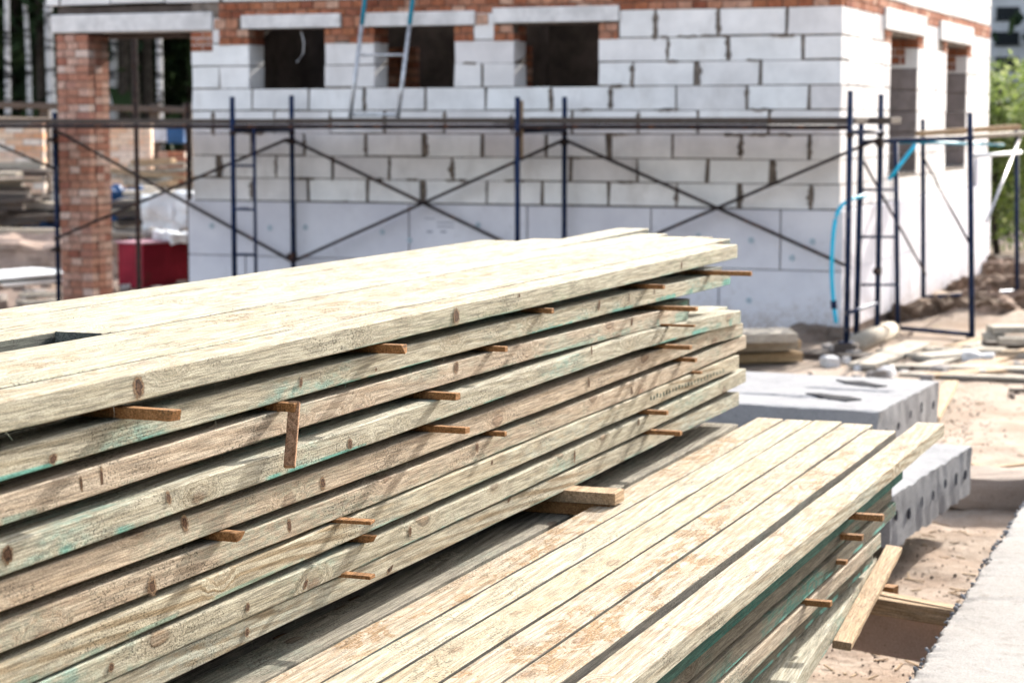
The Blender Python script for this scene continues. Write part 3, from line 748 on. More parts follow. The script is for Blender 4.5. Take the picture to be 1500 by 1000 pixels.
# loose boards near the low stack
def board(name, P, Q, w, th, mat, label, group=None, roll=0, cat='board', seed=1, wane=.004):
    P = Vector(P); Q = Vector(Q); M = frame_along(P, Q, roll)
    bm = bmesh.new(); plank_mesh(bm, (Q-P).length, w, th, None, wane, seed, seg=24)
    for v in bm.verts: v.co.x += w/2; v.co.z += th/2
    o = mesh_obj(name, bm, mat); o.matrix_world = M
    return tag(o, label, cat, group)
P = on_z(1233, 945, .40); Q = on_z(1308, 806, .44)
board('loose_board', P, Q+(Q-P)*.02, .055, .024, MW_raw, 'freshly sawn board leaning beside the foot of the low stack, pointing at the holed slab', roll=R(6), seed=9)
P = on_z(1286, 871, .33); Q = on_z(1398, 893, .33)
board('crossing_board', P, Q+(Q-P)*.6, .05, .022, MW_raw, 'pale thin board bridging the sand to the right foreground slab, farthest of the two', roll=0, seed=3)
P = on_z(1276, 884, .31); Q = on_z(1390, 902, .31)
board('crossing_board', P, Q+(Q-P)*.6, .05, .055, MW_raw, 'thicker nearer board bridging the sand to the foreground slab', roll=0, seed=4)
P = on_z(1255, 912, .19); Q = on_z(1368, 932, .19)
board('kerb_piece', P, Q+(Q-P)*.6, .07, .17, concrete('rosy_block', (.42, .32, .28), (.27, .2, .17)), 'brown concrete kerb piece below the bridging boards, resting on sand', roll=0, seed=5, cat='concrete block')
P = on_z(1296, 867, .30); Q = on_z(1312, 869, .30)
board('wood_block', P-(Q-P)*.5, Q, .05, .05, MW_stick, 'small square wood offcut poking out behind the sawn board', seed=6, cat='wood block')
P = on_z(1424, 682, .05); Q = on_z(1510, 712, .05)
board('lath', P, Q+(Q-P)*.3, .05, .035, MW_raw, 'sloping lath crossing the sand at the right edge, nearer of two', seed=7, cat='lath')
P = on_z(1425, 690, .02); Q = on_z(1510, 680, .02)
board('lath', P, Q+(Q-P)*.3, .05, .03, MW_raw, 'level lath on the sand at the right edge, farther of two', seed=8, cat='lath')
P = on_z(1378, 590, .10); Q = on_z(1394, 560, .10)
board('board', P-(Q-P)*.7, Q, .09, .03, MW_raw, 'bright board end showing behind the far corner of the gouged slab', seed=12)

# ------------------------------------------------------------------ house
TH = R(21.6); HC = Vector((2.82, 18.2, 0)); WX = Vector((math.cos(TH), -math.sin(TH), 0)); WY = Vector((math.sin(TH), math.cos(TH), 0))
def HL(lx, ly, z=0): return HC + WX*lx + WY*ly + Vector((0, 0, z))
def on_front(x, y, ly=0.0):
    d = ray(x, y); t = (HL(0, ly)-EYE).dot(WY)/d.dot(WY); P = EYE+d*t; return (P-HC).dot(WX), P.z
def on_side(x, y, lx=0.0):
    d = ray(x, y); t = (HL(lx, 0)-EYE).dot(WX)/d.dot(WX); P = EYE+d*t; return (P-HC).dot(WY), P.z
house = thing('unfinished_house', 'unfinished white block house with red brick bands and an open bay on a brick pillar', 'house', HC, -TH)
courses = [1.122, 1.337, 1.551, 1.765, 1.979, 2.191, 2.404, 2.617, 2.862]
XL = -6.36; DEP = 7.95; WT = .38
rb = random.Random(5); JOINTS = []
def block_run(bm, f, a0, a1, z0, z1, off, Lb=.607, gap=.019, jit=.035, hgap=.017):
    """f(a0,a1,z0,z1) adds a block"""
    a = a0 + off
    cuts = [a0]
    while a < a1-.12:
        if a > a0+.12: cuts.append(a+rb.uniform(-jit, jit))
        a += Lb
    cuts.append(a1)
    JOINTS.extend((c_, z0, z1) for c_ in cuts[1:-1])
    for i in range(len(cuts)-1):
        g0 = gap*rb.uniform(.4, 1.0) if i else 0; g1 = gap*rb.uniform(.3, 1.0) if i < len(cuts)-2 else 0
        if rb.random() < .14 and i < len(cuts)-2: g1 += rb.uniform(.02, .045)      # gap stuffed with mortar
        f(cuts[i]+g0, cuts[i+1]-g1, z0+hgap*rb.uniform(.3, 1), z1-.001)
def minus(spans, holes):
    out = []
    for (a, b) in spans:
        cur = a
        for (h0, h1) in sorted(holes):
            if h1 <= cur or h0 >= b: continue
            if h0 > cur: out.append((cur, h0))
            cur = max(cur, h1)
        if cur < b: out.append((cur, b))
    return out
bf = bmesh.new(); bmo = bmesh.new()
def fb(a0, a1, z0, z1):
    e = rb.uniform(-.004, .004); vs = box(bf, a0, a1, -.0+e, .30, z0, z1, bev=0)
    for v in vs: v.co += Vector((rb.uniform(-.007, .007), rb.uniform(-.003, .003), rb.uniform(-.004, .004)))
wins = [(-5.735, -4.925), (-4.415, -3.60), (-3.015, -2.195)]
wz0, wz1 = 2.191, 2.755
flank = [[(-6.05, -5.735)], [(-4.925, -4.415)], [(-3.60, -3.41)], [(-3.21, -3.015)], [(-2.195, -2.02)]]
for i in range(8):
    z0, z1 = courses[i], courses[i+1]
    holes = []
    if z0 >= 2.19-.01: holes += wins
    off = (.30 if i % 2 else 0.0) + rb.uniform(-.05, .05)
    if i == 7:
        # course beside the lintels: bricks flank the openings, lintels above
        holes = [(-6.05, -5.735), (-5.735, -4.925), (-4.925, -4.415), (-4.415, -3.41), (-3.21, -2.0)]
    for (a, b) in minus([(XL, 0)], holes): block_run(bf, fb, a, b, z0, z1, off)
# courses above the band
for z0, z1 in ((3.012, 3.225), (3.225, 3.44)):
    block_run(bf, fb, -8.0, 0, z0, z1, rb.uniform(0, .5))
mesh_obj('front_wall', bf, M_block, house); FJ = list(JOINTS)
# mortar core behind the front faces (recessed 10 mm), split round the windows
zt_ = 3.44
segs = minus([(XL+.004, -.014)], wins)
box(bmo, XL+.004, -.014, .010, .29, .02, wz0-.002)
for (a, b) in segs: box(bmo, a+.004, b-.004, .010, .29, wz0-.002, wz1)
box(bmo, XL+.004, -.014, .010, .29, wz1, zt_-.01)
# mortar squeezed out of joints: dark smears on the face
for (c_, z0, z1) in FJ:
    if rb.random() > .6 or z1 > 2.9: continue
    n_ = 9; za = z0+rb.uniform(-.02, .05); zb2 = z1-rb.uniform(0, .05); wd = rb.uniform(.006, .042); sd = rb.uniform(0, 99); L_ = []; Rr = []
    for q in range(n_):
        zq = za+(zb2-za)*q/(n_-1); k1 = wd*(.35+1.2*abs(noise.noise(Vector((sd, zq*17, 0))))); k2 = wd*(.35+1.2*abs(noise.noise(Vector((sd, zq*17, 9)))))
        if q in (0, n_-1): k1 *= .3; k2 *= .3
        L_.append(bmo.verts.new((c_-k1, -.0065, zq))); Rr.append(bmo.verts.new((c_+k2, -.0065, zq)))
    bl = [bmo.verts.new((v.co.x, .02, v.co.z)) for v in L_]; br_ = [bmo.verts.new((v.co.x, .02, v.co.z)) for v in Rr]
    for q in range(n_-1):
        bmo.faces.new((L_[q], Rr[q], Rr[q+1], L_[q+1])); bmo.faces.new((Rr[q], br_[q], br_[q+1], Rr[q+1])); bmo.faces.new((bl[q], L_[q], L_[q+1], bl[q+1]))
for k in range(40):      # ragged bed-joint mortar
    i = rb.randrange(0, 8); a = rb.uniform(XL+.2, -.3); z = courses[i]+.004; l = rb.uniform(.05, .3)
    if i > 4 and any(w0-.3 < a < w1+.05 for w0, w1 in wins): continue
    up = []; dn = []
    for q in range(8):
        x_ = a+l*q/7; e_ = 0 if q in (0, 7) else 1
        up.append(bmo.verts.new((x_, -.0062, z+.008+.012*e_*rb.random()))); dn.append(bmo.verts.new((x_, -.0062, z-.002-.016*e_*rb.random())))
    for q in range(7): bmo.faces.new((dn[q], dn[q+1], up[q+1], up[q]))
mesh_obj('mortar_joints', bmo, M_mortar, house)
# side wall
bs = bmesh.new(); bms = bmesh.new()
ops = [(2.06, 3.42), (5.05, 6.35)]
oz0, oz1 = 1.375, 2.70
def sb_(a0, a1, z0, z1):
    e = rb.uniform(-.003, .003); box(bs, -.30, e, a0, a1, z0, z1)
sc = [1.122, 1.337, 1.551, 1.765, 1.979, 2.191, 2.404, 2.617, 2.862]
for i in range(8):
    z0, z1 = sc[i], sc[i+1]; holes = list(ops) if z1 > oz0+.05 else []
    if i == 7: holes = [(1.72, 3.75), (4.55, 6.62)]
    for (a, b) in minus([(.303, DEP)], holes): block_run(bs, sb_, a, b, z0, z1, .3*(i % 2)+rb.uniform(0, .1), gap=.014, hgap=.014)
for z0, z1 in ((3.012, 3.225), (3.225, 3.44)): block_run(bs, sb_, .303, DEP, z0, z1, rb.uniform(0, .4), gap=.008)
mesh_obj('side_wall', bs, M_block, house)
box(bms, -.295, -.010, .30, DEP-.005, .02, oz0-.004)
for (a, b) in minus([(.30, DEP-.005)], ops): box(bms, -.295, -.010, a+.008, b-.008, oz0-.004, oz1)
box(bms, -.295, -.010, .30, DEP-.005, oz1, zt_-.01)
mesh_obj('mortar_joints', bms, M_mortar, house)
# brickwork
def brick_rows(bm, fadd, a0, a1, z0, z1, ch=.075, L=.255, hgap=.010):
    n_ = max(1, round((z1-z0)/ch)); ch = (z1-z0)/n_
    for i in range(n_):
        a = a0 - (L/2 if i % 2 else 0)
        while a < a1-.02:
            b0 = max(a, a0); b1 = min(a+L-.011, a1)
            if b1-b0 > .03: fadd(b0, b1, z0+i*ch+.003, z0+(i+1)*ch-hgap+.003)
            a += L
bb = bmesh.new()
def fbr(a0, a1, z0, z1): box(bb, a0, a1, -.006+rb.uniform(-.004, .004), .12, z0, z1)
brick_rows(bb, fbr, -6.05, -.004, 2.862, 3.010, L=.135)
for fl in flank:
    for (a, b) in fl: brick_rows(bb, fbr, a, b, 2.617 - .01, 2.757, L=.13)
brick_rows(bb, fbr, -6.10, -5.82, 2.757, 2.862, L=.13); brick_rows(bb, fbr, -4.74, -4.53, 2.757, 2.862, L=.13)
brick_rows(bb, fbr, -3.385, -3.225, 2.757, 2.862, L=.13)
mesh_obj('brick_band', bb, M_brick, house); bb = bmesh.new(); brick_rows(bb, fbr, -6.36, -6.13, 2.55, 2.745, L=.13)
mesh_obj('brick_band', bb, M_brick, house); bb = bmesh.new()
def sbr(a0, a1, z0, z1): box(bb, -.12, .005+rb.uniform(-.003, .004), a0, a1, z0, z1)
brick_rows(bb, sbr, .12, DEP, 2.862, 3.010, L=.135)
for (a, b) in ((1.80, 2.06), (3.42, 3.68), (4.85, 5.05), (6.35, 6.6)): brick_rows(bb, sbr, a, b, 2.617-.01, 2.80, L=.13)
for (a0, a1) in ((3.432, 3.44), (6.362, 6.37)): pass
mesh_obj('brick_band', bb, M_brick, house)
# window reveals: bricks at the head of the left jambs
for (a, b) in wins:
    bj = bmesh.new(); brick_rows(bj, lambda p, q, r_, s_: box(bj, a-.10, a+.006, p, q, r_, s_), .13, .30, 2.607, 2.755, L=.13); mesh_obj('jamb_bricks', bj, M_brick, house)
for (a, b) in ops:
    bj = bmesh.new(); brick_rows(bj, lambda p, q, r_, s_: box(bj, p, q, b-.006, b+.1, r_, s_), -.30, -.13, 2.45, 2.70, L=.13); mesh_obj('jamb_bricks', bj, M_brick, house)
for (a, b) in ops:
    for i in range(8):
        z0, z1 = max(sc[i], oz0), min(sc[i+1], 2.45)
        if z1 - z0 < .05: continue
        bj = bmesh.new(); box(bj, -.297, -.004, b-.012, b+.02, z0+.012, z1-.001, bev=.003); mesh_obj('added_shade_jamb_lining', bj, M_jamb, house)
# lintels
for (a0, a1, z0, z1) in ((-5.80, -4.75, 2.757, 2.885), (-4.52, -3.39, 2.757, 2.885), (-3.215, -2.005, 2.768, 2.905)):
    b_ = bmesh.new(); box(b_, a0, a1, -.035, .29, z0, z1, bev=.006); mesh_obj('lintel', b_, M_lintel, house)
for (a0, a1) in ((1.70, 3.74), (4.55, 6.60)):
    b_ = bmesh.new(); box(b_, -.28, .030, a0, a1, 2.735, 2.935, bev=.006); mesh_obj('lintel', b_, M_lintel, house)
b_ = bmesh.new(); box(b_, -7.93, -6.12, -.03, .34, 2.75, 2.925, bev=.008); mesh_obj('lintel', b_, M_lintel, house)
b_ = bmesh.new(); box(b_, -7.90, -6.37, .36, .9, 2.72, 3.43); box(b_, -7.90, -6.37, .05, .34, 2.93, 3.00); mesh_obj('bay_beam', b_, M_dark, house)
# brick pillar of the open bay
bp = bmesh.new(); nc = 36; ch = 2.74/nc
for i in range(nc):
    z0 = i*ch; z1 = z0+ch-.010; o_ = .065 if i % 2 else 0
    for fx in (0, 1):
        for k in range(3):
            a0 = -7.89 + k*.1233 + rb.uniform(0, .004); a1 = a0+.1133
            if i % 2: a0 -= (.0 if k == 0 else .03); a1 -= (.03 if k < 2 else 0)
            y0 = (0 if fx == 0 else .25)+rb.uniform(-.004, .004)
            box(bp, a0, a1, y0, y0+(.118 if fx == 0 else .118), z0, z1)
    for k in range(3):
        y0 = .0+k*.128; 
        if k == 1: box(bp, -7.89, -7.775, .122, .245, z0, z1); box(bp, -7.64, -7.525, .122, .245, z0, z1)
mesh_obj('brick_pillar', bp, M_brickpil, house)
b_ = bmesh.new(); box(b_, -7.876, -7.535, .012, .356, 0, 2.735); mesh_obj('pillar_mortar', b_, M_mortar, house)
# insulation boards on the lower walls
def panel(bm, a0, a1, z0, z1, front=True):
    if front: box(bm, a0, a1, -.045+rb.uniform(-.002, .002), .009, z0, z1, bev=.003)
    else: box(bm, -.009, .045+rb.uniform(-.002, .002), a0, a1, z0, z1, bev=.003)
bp = bmesh.new(); 
for (z0, z1, off) in ((.60, 1.121, .0), (.06, .596, .55)):
    a = -6.40 - off; 
    while a < .04:
        panel(bp, max(a, -6.40), min(a+1.168, .043), z0, z1-.004); a += 1.18
mesh_obj('insulation_boards', bp, M_foam, house)
bp = bmesh.new()
for (z0, z1, off) in ((.60, 1.121, .0), (.08, .596, .55)):
    a = .0 - off
    while a < DEP:
        a_, b_2 = max(a, .012), min(a+1.176, DEP+.04)
        if b_2 > a_+.05: panel(bp, a_, b_2, z0, z1, False)
        a += 1.18
box(bp, .0, .04, 7.0, DEP+.04, 1.123, 1.45)
mesh_obj('insulation_boards', bp, M_foam, house)
for (x, y) in ((1023, 346), (1100, 352), (1190, 354), (395, 334), (447, 333), (310, 331), (600, 352), (560, 340), (700, 330), (870, 350), (1160, 378), (1097, 440)):
    bp = bmesh.new(); a, z = on_front(x, y, -.05); M = Matrix.Translation((a, -.0475, z)) @ Matrix.Rotation(R(90), 4, 'X')
    bmesh.ops.create_cone(bp, cap_ends=True, segments=12, radius1=.028, radius2=.026, depth=.006, matrix=M)
    mesh_obj('fixing_washer', bp, M_foamw, house)
bp = bmesh.new()      # faint printed stamps on the boards
for (x, y, w, h) in ((622, 321, .10, .012), (640, 327, .17, .012), (640, 333, .17, .012), (625, 341, .06, .02), (645, 341, .06, .02), (350, 290+15, .10, .015)):
    a, z = on_front(x, y, -.05); box(bp, a, a+w, -.0490, -.046, z, z+h)
mesh_obj('printed_stamp', bp, simple('faded_grey_print', (.40, .40, .46), .8), house)
b_ = bmesh.new(); box(b_, -6.39, .012, -.012, -.0075, .065, 1.115); mesh_obj('dark_seam_backing', b_, M_mortar, house)  # dark sheet added behind the boards to darken their seams
# plinth, interior, unseen slotted roof slab
b_ = bmesh.new(); box(b_, XL-.02, .0, -.02, .28, -.2, .058); box(b_, -.28, .012, .28, DEP, -.2, .078); mesh_obj('plinth', b_, M_plinth, house)
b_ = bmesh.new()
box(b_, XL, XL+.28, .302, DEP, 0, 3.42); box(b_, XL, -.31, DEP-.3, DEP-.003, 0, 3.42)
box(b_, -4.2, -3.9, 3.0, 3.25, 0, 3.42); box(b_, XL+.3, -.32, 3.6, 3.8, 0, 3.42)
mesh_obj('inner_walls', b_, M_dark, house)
for (a, b) in ((-5.45, -4.98), (-3.95, -3.72), (-2.75, -2.62)):
    b_ = bmesh.new(); brick_rows(b_, lambda p, q, r_, s_: box(b_, p, q, 2.2, 2.3, r_, s_), a, b, .5, 2.65, L=.26); mesh_obj('inner_brick_pier', b_, M_brick, house)
b_ = bmesh.new(); box(b_, XL, -.001, .001, 2.5, 3.445, 3.65, bev=.01); box(b_, XL, -.001, 3.0, DEP, 3.445, 3.65, bev=.01); mesh_obj('unseen_slotted_roof_slab', b_, M_lintel, house)  # unseen slab; open slot added to let sun into the rooms
b_ = bmesh.new(); box(b_, XL+.3, -.3, .3, DEP-.3, -.1, .05); mesh_obj('house_floor', b_, M_plinth, house)
# cable hanging in the first window
b_ = bmesh.new(); a, z = on_front(441, 48, .1); pts = [(a, .1, z+.02), (a+.03, .1, z-.10), (a+.02, .1, z-.2), (a-.05, .1, z-.28)]
tube(b_, pts, .008, 6); o = mesh_obj('hanging_cable', b_, M_alu, house)

# ------------------------------------------------------------------ scaffolding along the front
FY, RY = -1.25, -.16
scaf = thing('front_scaffolding', 'dark blue tubular scaffold with crossed braces running along the whole front wall', 'scaffold', HL(0, -1.25), -TH)
def sl(lx, ly, z): return (lx, ly-FY, z)
def part_tube(name, pts, r, mat, parent, seg=8):
    b_ = bmesh.new(); tube(b_, pts, r, seg); return mesh_obj(name, b_, mat, parent, smooth=True)
posts = {}
for (key, x, yt, ly) in (('f1', 340, 142, FY), ('r1', 427, 140, RY), ('f2', 758, 142, FY), ('r2', 827, 142, RY), ('f3', 1246, 133, FY), ('r3', 1291, 138, RY), ('r0', 80, 165, RY), ('fm', -30, 160, FY)):
    a, zt2 = on_front(x, yt, ly); posts[key] = (a, zt2, ly)
    z0 = .115 if key == 'f3' else .0
    part_tube('post', [sl(a, ly, z0), sl(a, ly, zt2)], .024, M_navy, scaf)
    b_ = bmesh.new(); box(b_, a-.055, a+.055, ly-FY-.055, ly-FY+.055, z0-.001, z0+.008); mesh_obj('foot_plate', b_, M_navy, scaf)
    b_ = bmesh.new(); tube(b_, [sl(a, ly, 1.76), sl(a, ly, 1.80)], .031, 8); mesh_obj('coupler', b_, M_rusty, scaf)
for f_, r_ in (('f1', 'r1'), ('f2', 'r2'), ('f3', 'r3')):
    for z in (1.80, .35): part_tube('transom', [sl(posts[f_][0], FY, z), sl(posts[r_][0], RY, z)], .017, M_navy, scaf)
# ladder frames beside two of the posts
def ladder_part(x, ly, yt, ys_, key):
    a, z = on_front(x, yt, ly); a0 = posts[key][0]
    part_tube('ladder_rail', [sl(a, ly, .1), sl(a, ly, z)], .015, M_navy, scaf)
    for y in ys_:
        _, zr = on_front((x), y, ly); part_tube('rung', [sl(a0, ly, zr), sl(a, ly, zr)], .012, M_navy, scaf, 6)
ladder_part(372, FY, 183, (243, 307, 373), 'f1')
def brace(x0, y0, x1, y1, ly=RY-.03, ext=0):
    a0, z0 = on_front(x0, y0, ly); a1, z1 = on_front(x1, y1, ly)
    part_tube('brace', [sl(a0, ly, z0), sl(a1, ly, z1)], .0155, M_rusty, scaf, 6)
for key_ in ('r0', 'r1', 'r2', 'r3'):
    for zc_ in (1.70, .62):
        a_ = posts[key_][0]; b_ = bmesh.new(); tube(b_, [sl(a_, RY, zc_-.03), sl(a_, RY, zc_+.03)], .033, 8); box(b_, a_-.03, a_+.03, RY-FY-.075, RY-FY-.02, zc_-.018, zc_+.018); mesh_obj('coupler', b_, M_rusty, scaf)
brace(427, 205, 833, 400); brace(822, 207, 427, 384, RY-.065); brace(832, 207, 1246, 392); brace(1291, 202, 832, 398, RY-.065)
brace(80, 190, 427, 382); brace(421, 204, 80, 350, RY-.065); brace(80, 247, -150, 150, RY-.03)
# deck boards
for k, (x0, x1, w0, w1, mat) in enumerate(((-60, 420, 0, .9, MW_old), (400, 780, .02, .5, MW_old), (720, 1252, .0, .5, MW_old), (440, 760, .52, .95, MW_old), (740, 1285, .52, .95, MW_old))):
    a0 = on_front(x0, 175, FY)[0]; a1 = on_front(x1, 175, FY)[0]
    b_ = bmesh.new(); box(b_, a0, a1, w0+.03, w1+.03, 1.862+.004*(k % 2), 1.905+.003*k, bev=.004); mesh_obj('deck_board', b_, mat, scaf)
part_tube('ledger', [sl(on_front(-60, 180, FY)[0], FY+.0, 1.838), sl(posts['f3'][0], FY+.0, 1.838)], .021, M_rusty, scaf)
# wooden cleat tied to the second front post
a = posts['f2'][0]; b_ = bmesh.new(); box(b_, a-.02, a+.03, .028, .06, 1.58, 2.06); mesh_obj('timber_cleat', b_, MW_raw, scaf)
# block and boards under the right hand post
p = HL(posts['f3'][0], FY); lump('wood_block', (p.x, p.y, .055), (.18, .16, .11), R(-15), MW_old, 'dark square wood block under the foot of the corner scaffold post', 'wood block', 2, amp=.006)

# side scaffolding
side = thing('side_scaffolding', 'smaller scaffold of navy tubes with ladder frame beside the right side wall', 'scaffold', (3.43, 18.66, 0))
off = Vector((3.43, 18.66, 0))
def wpt(x, y, Y): return on_depth(x, y, Y) - off
def post_w(x, yt, foot, r=.022, nm='post', mat=M_navy):
    t_ = on_depth(x, yt, foot[1]); return part_tube(nm, [Vector((foot[0], foot[1], 0))-off, Vector((foot[0]+(t_.x-foot[0])*1.0, foot[1], t_.z))-off], r, mat, side)
post_w(1312, 205, (3.43, 18.66)); post_w(1421, 165, (3.965, 18.08), .026); post_w(1352, 175, (4.11, 21.0), .024); post_w(1489, 188, (5.24, 21.8), .024)
post_w(1262, 182, (2.985, 18.2), .026); 
for y in (278, 347, 417): part_tube('rung', [wpt(1263, y, 18.2), wpt(1314, y, 18.66)], .013, M_navy, side, 6)
part_tube('base_tube', [Vector((3.43, 18.66, .06))-off, Vector((3.965, 18.08, .06))-off], .02, M_navy, side)
part_tube('base_tube', [Vector((4.11, 21.0, .13))-off, Vector((5.24, 21.8, .13))-off], .024, M_navy, side)
part_tube('brace', [wpt(1263, 233, 18.3), wpt(1356, 402, 21.0)], .013, M_rusty, side, 6)
part_tube('brace', [wpt(1353, 232, 21.0), wpt(1421, 358, 18.1)], .013, M_rusty, side, 6)
part_tube('brace', [wpt(1496, 196, 21.8), wpt(1445, 325, 19.5)], .014, M_alu, side, 6)
for (x0, y0, Y0, x1, y1, Y1, w, th, mat) in ((1262, 208, 18.2, 1424, 202, 18.1, .25, .035, M_navy), (1350, 205, 21.0, 1500, 195, 21.9, .3, .04, MW_palegrey), (1345, 196, 20.6, 1492, 186, 21.4, .08, .05, MW_raw)):
    P_ = on_depth(x0, y0, Y0)-off; Q_ = on_depth(x1, y1, Y1)-off
    b_ = bmesh.new(); box(b_, -w/2, w/2, 0, (Q_-P_).length, -th/2, th/2, frame_along(P_, Q_), bev=.004); mesh_obj('deck_board', b_, mat, side)
part_tube('guard_rail', [wpt(1428, 229, 18.2), wpt(1495, 223, 21.8)], .018, M_whitemat, side)
part_tube('guard_rail', [wpt(1290, 207, 19.0), wpt(1470, 212, 21.8)], .016, M_cyanp, side)

# hose
pts = [(1225, 473, 17.5), (1221, 445, 17.5), (1218, 405, 17.45), (1219, 360, 17.4), (1223, 320, 17.4), (1232, 300, 17.5), (1250, 290, 17.7), (1268, 286, 17.9)]
b_ = bmesh.new(); P3 = [on_depth(*p) for p in pts]; P4 = []
for i in range(len(P3)-1):
    for k in range(4): P4.append(P3[i].lerp(P3[i+1], k/4))
P4.append(P3[-1]); b0 = P4[0]
for _ in range(3): P4 = [P4[0]]+[(P4[i-1]+P4[i]*2+P4[i+1])/4 for i in range(1, len(P4)-1)]+[P4[-1]]
tube(b_, P4, .017, 8); o = mesh_obj('hose', b_, M_cyan, smooth=True); tag(o, 'bright cyan plastic hose looping down the house corner from the side scaffold', 'hose')
b2_ = bmesh.new(); tube(b2_, [on_depth(1303, 262, 18.4), on_depth(1318, 242, 18.6), on_depth(1332, 224, 18.7), on_depth(1341, 212, 18.7)], .017, 8); tag(mesh_obj('hose', b2_, M_cyan, smooth=True), 'short slanting piece of cyan hose hooked under the side scaffold deck', 'hose')
b_ = bmesh.new(); q1 = on_depth(1222, 452, 17.5); q2 = on_depth(1221, 440, 17.5); tube(b_, [q1, q2], .027, 8); o2 = mesh_obj('hose_clamp', b_, M_navy); o2.parent = o

# ladder leaning from the deck up the wall
lad = thing('ladder', 'aluminium ladder with blue upper rails standing on the scaffold deck between two windows', 'ladder', HL(-4.9, -.6, 1.91), -TH)
def lp(x, y, ly):
    a, z = on_front(x, y, ly); return (a+4.9, ly+.6, z-1.91)
for (xa, xb) in ((513, 537), (583, 607)):
    p0 = Vector(lp(xa, 172, -.6)); p1 = Vector(lp(xb, -20, -.12)); pm = p0.lerp(p1, .70)
    part_tube('rail', [p0, pm], .020, M_alu, lad); part_tube('rail', [pm, p1+(p1-p0)*.3], .022, M_cyanp, lad)
for f_ in (.47, .93, .02):
    q0 = Vector(lp(513, 172, -.6)).lerp(Vector(lp(537, -20, -.12)), f_); q1 = Vector(lp(583, 172, -.6)).lerp(Vector(lp(607, -20, -.12)), f_)
    part_tube('rung', [q0, q1], .014, M_alu, lad, 6)

# ------------------------------------------------------------------ yard beyond the open bay and left of it
rc = random.Random(8)
bin_ = thing('red_container', 'dark red tin container full of scraps standing beside the house wall', 'container', on_z(205, 418, 0), R(-6))
P0 = on_z(174, 420, 0)
bin_.location = P0; bin_.rotation_euler = (0, 0, R(-38))
b_ = bmesh.new(); W_, D_, H_ = .42, 1.15, .50
t_ = .012
# four walls, open top
box(b_, 0, W_, 0, t_, 0, H_); box(b_, 0, W_, D_-t_, D_, 0, H_); box(b_, 0, t_, t_+.001, D_-t_-.001, 0, H_-.002); box(b_, W_-t_, W_, t_+.001, D_-t_-.001, 0, H_-.002); box(b_, t_, W_-t_, t_, D_-t_, .01, .03)
mesh_obj('bin_walls', b_, M_red, bin_)
b_ = bmesh.new(); box(b_, -.02, W_+.02, -.02, D_+.02, H_, H_+.022, bev=.004); mesh_obj('bin_rim', b_, simple('pinkish_dusty_lid', (.50, .28, .32), .6, 4, .3), bin_)
for k in range(4):
    p = Vector(P0) + Vector((rc.uniform(.15, .9), rc.uniform(.1, .6), H_+.06))
    lump('scrap_lump', p, (.28, .22, .12), rc.uniform(0, 3), M_whitemat if k % 2 else M_stone, 'crumpled pale scrap lying on top of the red container', 'scrap', 40+k, group='scraps on the red container', amp=.05)
# white sheets left
P = on_z(-40, 428, 0); Q = on_z(92, 428, 0)
for k, z in enumerate((.05, .12)):
    P = on_z(-60, 418-10*k, z); Q = on_z(88, 404-8*k, z)
    board('white_panel', P, Q, .95, .035, M_whitemat, ('upper' if k else 'lower')+' white sheet of the pair lying on the earth left of the brick pillar', 'white sheets', cat='panel', seed=60+k)
lump('sand_heap', on_z(30, 385, .15)+Vector((0, .5, 0)), (2.4, 1.2, .5), 0, simple('brown_sand', (.42, .31, .25), .95, 6, .3, bump=.6), 'low heap of brown sand behind the white sheets', 'sand heap', 50, amp=.12)
for k in range(26):
    x = rc.uniform(-40, 330); y = rc.uniform(424, 452) if x < 110 else rc.uniform(420, 432); p = on_z(x, y, 0)
    lump('rubble', (p.x, p.y, .03), (rc.uniform(.08, .24), rc.uniform(.08, .16), rc.uniform(.06, .12)), rc.uniform(0, 3), M_plinth if k % 3 else M_stone, 'broken lump of rubble on the dark earth at the lower left', 'rubble', 60+k, group='rubble lumps at the left', amp=.03)
for k in range(7):
    x = rc.uniform(0, 90); p = on_z(x, rc.uniform(425, 445), .06); an = rc.uniform(-.6, .4)
    board('offcut', p, p+Vector((math.cos(an)*.7, math.sin(an)*.7, .02)), .08, .03, MW_palegrey, 'splintered offcut among the rubble at the lower left', 'offcuts', seed=80+k)
# jumbled board pile behind
def pile(x0, x1, y_top, y_bot, Y, n, group, label, mats, wr=(.10, .3), flat=.10):
    for k in range(n):
        f_ = k/max(1, n-1); yy = y_bot + (y_top-y_bot)*f_
        xa = rc.uniform(x0, x0+(x1-x0)*.35); xb = rc.uniform(x0+(x1-x0)*.6, x1); Yk = Y + rc.uniform(-.4, .5)+f_*.8
        P = on_depth(xa, yy+rc.uniform(-8, 8), Yk); Q = on_depth(xb, yy+rc.uniform(-8, 8), Yk+rc.uniform(-.5, .5))
        P.z = max(P.z, .04); Q.z = max(Q.z, .04)
        board('pile_board', P, Q, rc.uniform(*wr), rc.uniform(.04, .09), rc.choice(mats), label, group, cat='board', seed=200+k, roll=rc.uniform(-.12, .12))
pile(-140, 92, 240, 352, 28, 26, 'boards in the pile left of the pillar', 'weathered board in the jumbled pile left of the brick pillar', [MW_palegrey, MW_palegrey, MW_old, MW_old])
pile(150, 285, 290, 352, 26.5, 16, 'boards in the pile seen through the bay', 'weathered board in the pile seen through the open bay of the house', [MW_palegrey, MW_old, MW_palegrey])
pile(160, 290, 236, 285, 29, 9, 'pale boards on top of the yard pile', 'bleached pale board on top of the yard pile, seen through the open bay', [MW_palegrey, MW_palegrey, MW_raw])
lump('tarp_heap', on_depth(255, 310, 26.6), (.75, .5, .45), 0, M_whitemat, 'bulging white sack leaning on the yard pile near the house wall', 'sack', 90, amp=.08)
